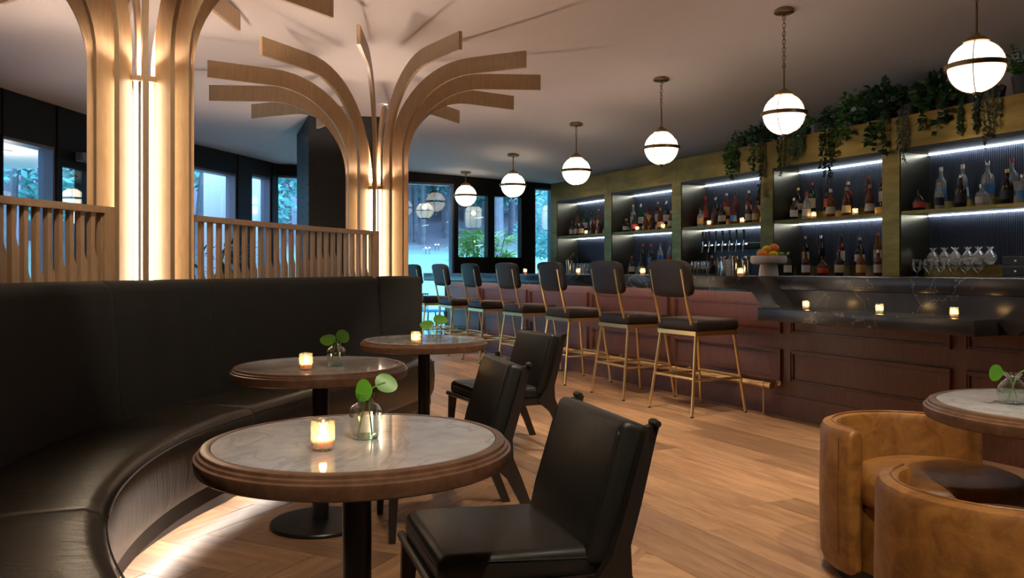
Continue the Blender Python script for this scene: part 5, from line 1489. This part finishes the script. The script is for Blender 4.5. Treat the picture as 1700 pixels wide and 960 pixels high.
# ------------------------------------------------------------------ plants on top of the back bar
def leaf_quad(mb, p, d, w, L, wd, bend=0.15):
    d = d.normalized(); w = (w - d * w.dot(d)).normalized(); nrm = d.cross(w)
    m = p + d * L * 0.5 + nrm * L * bend
    mb.add([p, m + w * wd, p + d * L, m - w * wd], [(0, 1, 2, 3)])
def rnd_dir(r): return Vector((r.uniform(-1, 1), r.uniform(-1, 1), r.uniform(-1, 1)))
def shelf_plant(px, label, mat, seed, bush=(0.12, 0.16), n_bush=160, leaf=0.05, vines=(), vine_leaf=0.03, kind='leafy', pot=0.13):
    r = random.Random(seed)
    n = NB_ + 0.10; t = bar_t(px, NB_ + 0.02)
    root = thing('trailing_plant', label, 'plant', B(t, n, Z_F + 0.0005), TH, 'plants on top of the back bar')
    MB().lathe([(0.0, 0.0), (pot * 0.42, 0.0), (pot * 0.55, pot * 0.9), (pot * 0.5, pot * 0.9), (0.0, pot * 0.75)], 14, caps=False).build('pot', 'planter_dark', root)
    fo = MB()
    if kind == 'leafy':
        for _ in range(n_bush):
            th = r.uniform(0, 2 * PI); cz = r.uniform(-0.5, 1); s_ = math.sqrt(max(0, 1 - cz * cz))
            p = Vector((bush[0] * s_ * math.cos(th), bush[0] * 0.9 * s_ * math.sin(th), pot * 0.9 + bush[1] * cz)) * r.uniform(0.6, 1)
            d = Vector((p.x * 2, p.y * 2, 0.1)) + rnd_dir(r) * 0.25
            leaf_quad(fo, p, d + Vector((0, 0, -0.05)), rnd_dir(r), leaf * r.uniform(0.7, 1.2), leaf * 0.32)
    elif kind == 'fern':
        for _ in range(26):
            a = r.uniform(0, 2 * PI); rise = r.uniform(0.4, 1.2)
            for j in range(9):
                q = j / 8.0
                p = Vector((bush[0] * q * math.cos(a), bush[0] * q * math.sin(a), pot * 0.9 + bush[1] * (rise * q - 0.5 * q * q)))
                for sg in (-1, 1):
                    leaf_quad(fo, p, Vector((-math.sin(a) * sg + math.cos(a), math.cos(a) * sg + math.sin(a), -0.1)), Vector((0, 0, 1)) + rnd_dir(r) * 0.3, leaf * (1 - 0.6 * q), leaf * 0.14)
    for (dx, length, count) in vines:
        yf = -0.115 + r.uniform(-0.015, 0.005)
        path = [Vector((dx * 0.5, 0, pot)), Vector((dx, yf * 0.7, pot * 0.6)), Vector((dx, yf, -0.02))]
        x = dx
        k = max(3, int(length / 0.05))
        for i in range(k):
            x += r.uniform(-0.012, 0.012); path.append(Vector((x, yf + r.uniform(-0.008, 0.008), -0.02 - length * (i + 1) / k)))
        fo.tube(path, 0.0022, 4)
        for i in range(count):
            q = r.uniform(0.0, len(path) - 1.001); i0 = int(q); p = path[i0].lerp(path[i0 + 1], q - i0)
            if kind == 'beads':
                pp = p + Vector((r.uniform(-1, 1), r.uniform(-1, 0.3), r.uniform(-1, 1))) * 0.012
                leaf_quad(fo, pp, rnd_dir(r) + Vector((0, 0, -0.6)), rnd_dir(r), vine_leaf, vine_leaf * 0.4)
            else:
                d = Vector((r.uniform(-1, 1), r.uniform(-1, -0.1), r.uniform(-1.0, 0.2)))
                leaf_quad(fo, p, d, rnd_dir(r), vine_leaf * r.uniform(0.7, 1.3), vine_leaf * 0.33)
    tag(fo.build('foliage', mat, root, smooth=0), kind='stuff')
shelf_plant(1222, 'bright green trailing plant at the left end of the shelf', 'leaf_mid', 1, (0.10, 0.10), 80, 0.06, [(-0.10, 0.24, 44), (-0.02, 0.32, 56), (0.03, 0.22, 40), (-0.06, 0.20, 34)], 0.055)
shelf_plant(1258, 'dark leafy plant with long vines beside the brass pier', 'leaf_dark', 2, (0.15, 0.15), 170, 0.07, [(0.0, 0.30, 40), (0.08, 0.58, 46), (0.11, 0.34, 30), (-0.05, 0.2, 24)], 0.045)
shelf_plant(1302, 'small leaved dark vine hanging over a brass pier', 'leaf_dark', 3, (0.12, 0.12), 120, 0.05, [(-0.04, 0.30, 70), (0.02, 0.38, 80), (0.07, 0.26, 60)], 0.028)
shelf_plant(1328, 'burro tail succulent with four thick hanging strands', 'leaf_blue', 4, (0.08, 0.06), 60, 0.03, [(-0.07, 0.17, 150), (-0.02, 0.22, 180), (0.04, 0.19, 160), (0.08, 0.15, 130)], 0.022, 'beads', 0.10)
shelf_plant(1352, 'spiky green fern on the shelf before the ceiling wall', 'leaf_mid', 5, (0.20, 0.20), 0, 0.06, (), 0.03, 'fern', 0.12)
shelf_plant(1376, 'dark vine trailing down into the niche', 'leaf_dark', 6, (0.13, 0.13), 150, 0.055, [(-0.05, 0.34, 70), (0.0, 0.42, 90), (0.05, 0.46, 90), (0.10, 0.24, 50)], 0.04)
shelf_plant(1408, 'fresh green upright leafy plant reaching toward the ceiling', 'leaf_mid', 7, (0.15, 0.22), 190, 0.075, [(-0.08, 0.12, 34), (0.0, 0.1, 30), (0.06, 0.08, 24)], 0.05, 'leafy', 0.16)
shelf_plant(1462, 'big dark bushy plant with broad drooping leaves', 'leaf_dark', 8, (0.22, 0.20), 320, 0.09, [(-0.10, 0.20, 30), (0.0, 0.24, 34), (0.08, 0.30, 34)], 0.065, 'leafy', 0.18)
shelf_plant(1503, 'silvery string plant in front of a brass pier', 'leaf_silver', 9, (0.10, 0.12), 120, 0.03, [(-0.04, 0.30, 220), (0.0, 0.40, 260), (0.04, 0.26, 180)], 0.018, 'beads', 0.12)
shelf_plant(1558, 'dark broad leaved plant right of the silvery strings', 'leaf_dark', 10, (0.23, 0.17), 260, 0.11, [(-0.12, 0.12, 16), (0.02, 0.18, 14), (0.10, 0.08, 14)], 0.075, 'leafy', 0.16)
shelf_plant(1606, 'green burro tail with two thick strands below the nearest globe', 'leaf_blue', 11, (0.09, 0.07), 80, 0.03, [(-0.04, 0.22, 210), (0.10, 0.20, 190)], 0.024, 'beads', 0.12)
shelf_plant(1645, 'silver leaved vine trailing over the fascia near the right edge', 'leaf_silver', 12, (0.12, 0.12), 150, 0.035, [(-0.10, 0.24, 120), (-0.04, 0.36, 150), (0.02, 0.28, 130), (0.09, 0.22, 110)], 0.022, 'beads', 0.12)
shelf_plant(1690, 'green fern in a dark pot at the right edge', 'leaf_mid', 13, (0.24, 0.30), 0, 0.07, (), 0.03, 'fern', 0.17)

# ------------------------------------------------------------------ greenery and seats beyond
def palm(loc, label, h, n_fr, seed, mat='palm_leaf', L=0.45):
    r = random.Random(seed)
    root = thing('fan_palm', label, 'plant', loc)
    MB().lathe([(0.0, 0.0), (0.20, 0.0), (0.26, 0.38), (0.23, 0.38), (0.0, 0.32)], 20, caps=False).build('pot', 'planter_dark', root)
    stm = MB(); fo = MB()
    for k in range(n_fr):
        a = r.uniform(0, 2 * PI); q = r.uniform(0.1, 0.5); z = h * r.uniform(0.35, 1.0)
        top_ = Vector((q * math.cos(a), q * math.sin(a), z))
        stm.tube([(0.06 * math.cos(a), 0.06 * math.sin(a), 0.3), top_ * 0.6 + Vector((0, 0, 0.1)), top_], 0.006, 5)
        for j in range(11):
            b_ = a + (j - 5) * 0.26
            d = Vector((math.cos(b_), math.sin(b_), r.uniform(-0.5, 0.35)))
            leaf_quad(fo, top_, d, Vector((-math.sin(b_), math.cos(b_), 0.2)), L * r.uniform(0.7, 1.1), 0.026, -0.10)
    stm.build('stems', 'stem_green', root); tag(fo.build('foliage', mat, root, smooth=0), kind='stuff')
palm((-0.55, 15.6, -0.12), 'large bushy fan palm outside behind the casement windows', 2.0, 80, 5, 'palm_leaf', 0.40)
palm((-3.55, 9.35, 0), 'dark spiky potted palm behind the slatted screen', 1.5, 24, 6, 'leaf_dark', 0.5)
def side_chair(loc, rz, label, mat_back, spindles):
    root = thing('side_chair', label, 'chair', loc, rz)
    MB().rbox(-0.22, 0.22, -0.23, 0.23, 0.43, 0.47, 0.015, 2).build('seat', mat_back, root)
    for sx in (-1, 1):
        for sy in (-1, 1):
            MB().tube([(sx * 0.23, sy * 0.22, 0), (sx * 0.18, sy * 0.18, 0.44)], 0.015, 8).build('leg', 'ebony', root)
    if spindles:
        arc = [(-0.2 - 0.06 * math.cos(q * 1.4), 0.24 * q, 0.80) for q in np.linspace(-1, 1, 11)]
        MB().tube(arc, 0.014, 8).build('top_rail', 'ebony', root)
        for q in np.linspace(-0.9, 0.9, 8):
            MB().tube([(-0.19, 0.20 * q, 0.46), (-0.2 - 0.06 * math.cos(q * 1.4), 0.24 * q, 0.80)], 0.007, 6).build('spindle', 'ebony', root)
    else:
        pts = [(0.25 * math.cos(q), 0.30 * math.sin(q)) for q in np.linspace(0, PI, 15)]
        poly = [(-0.25, -0.28)] + [(-0.25, 0.2)] + [(-x if False else x * -1, 0.2 + z) for x, z in [( 0.25 * math.cos(q), 0.24 * math.sin(q)) for q in np.linspace(0, PI, 13)]][1:-1] + [(0.25, 0.2), (0.25, -0.28)]
        MB().prism(poly, lambda p, q, s: (s - 0.12 * (q + 0.28) * 0.6, p, 0.72 + q), -0.26, -0.20).build('backrest', mat_back, root, smooth=30)
    return root
side_chair((-3.3, 9.95, 0), -0.9, 'lime green round backed chair seen through the slatted screen', 'lime_fabric', False)
side_chair((-1.62, 16.8, -0.12), 0.6, 'black spindle back chair on the terrace beyond the bar end', 'paper_blue', True)
side_chair((0.72, 16.0, -0.12), -0.9, 'green round backed chair on the terrace beside the back bar end', 'lime_fabric', False)
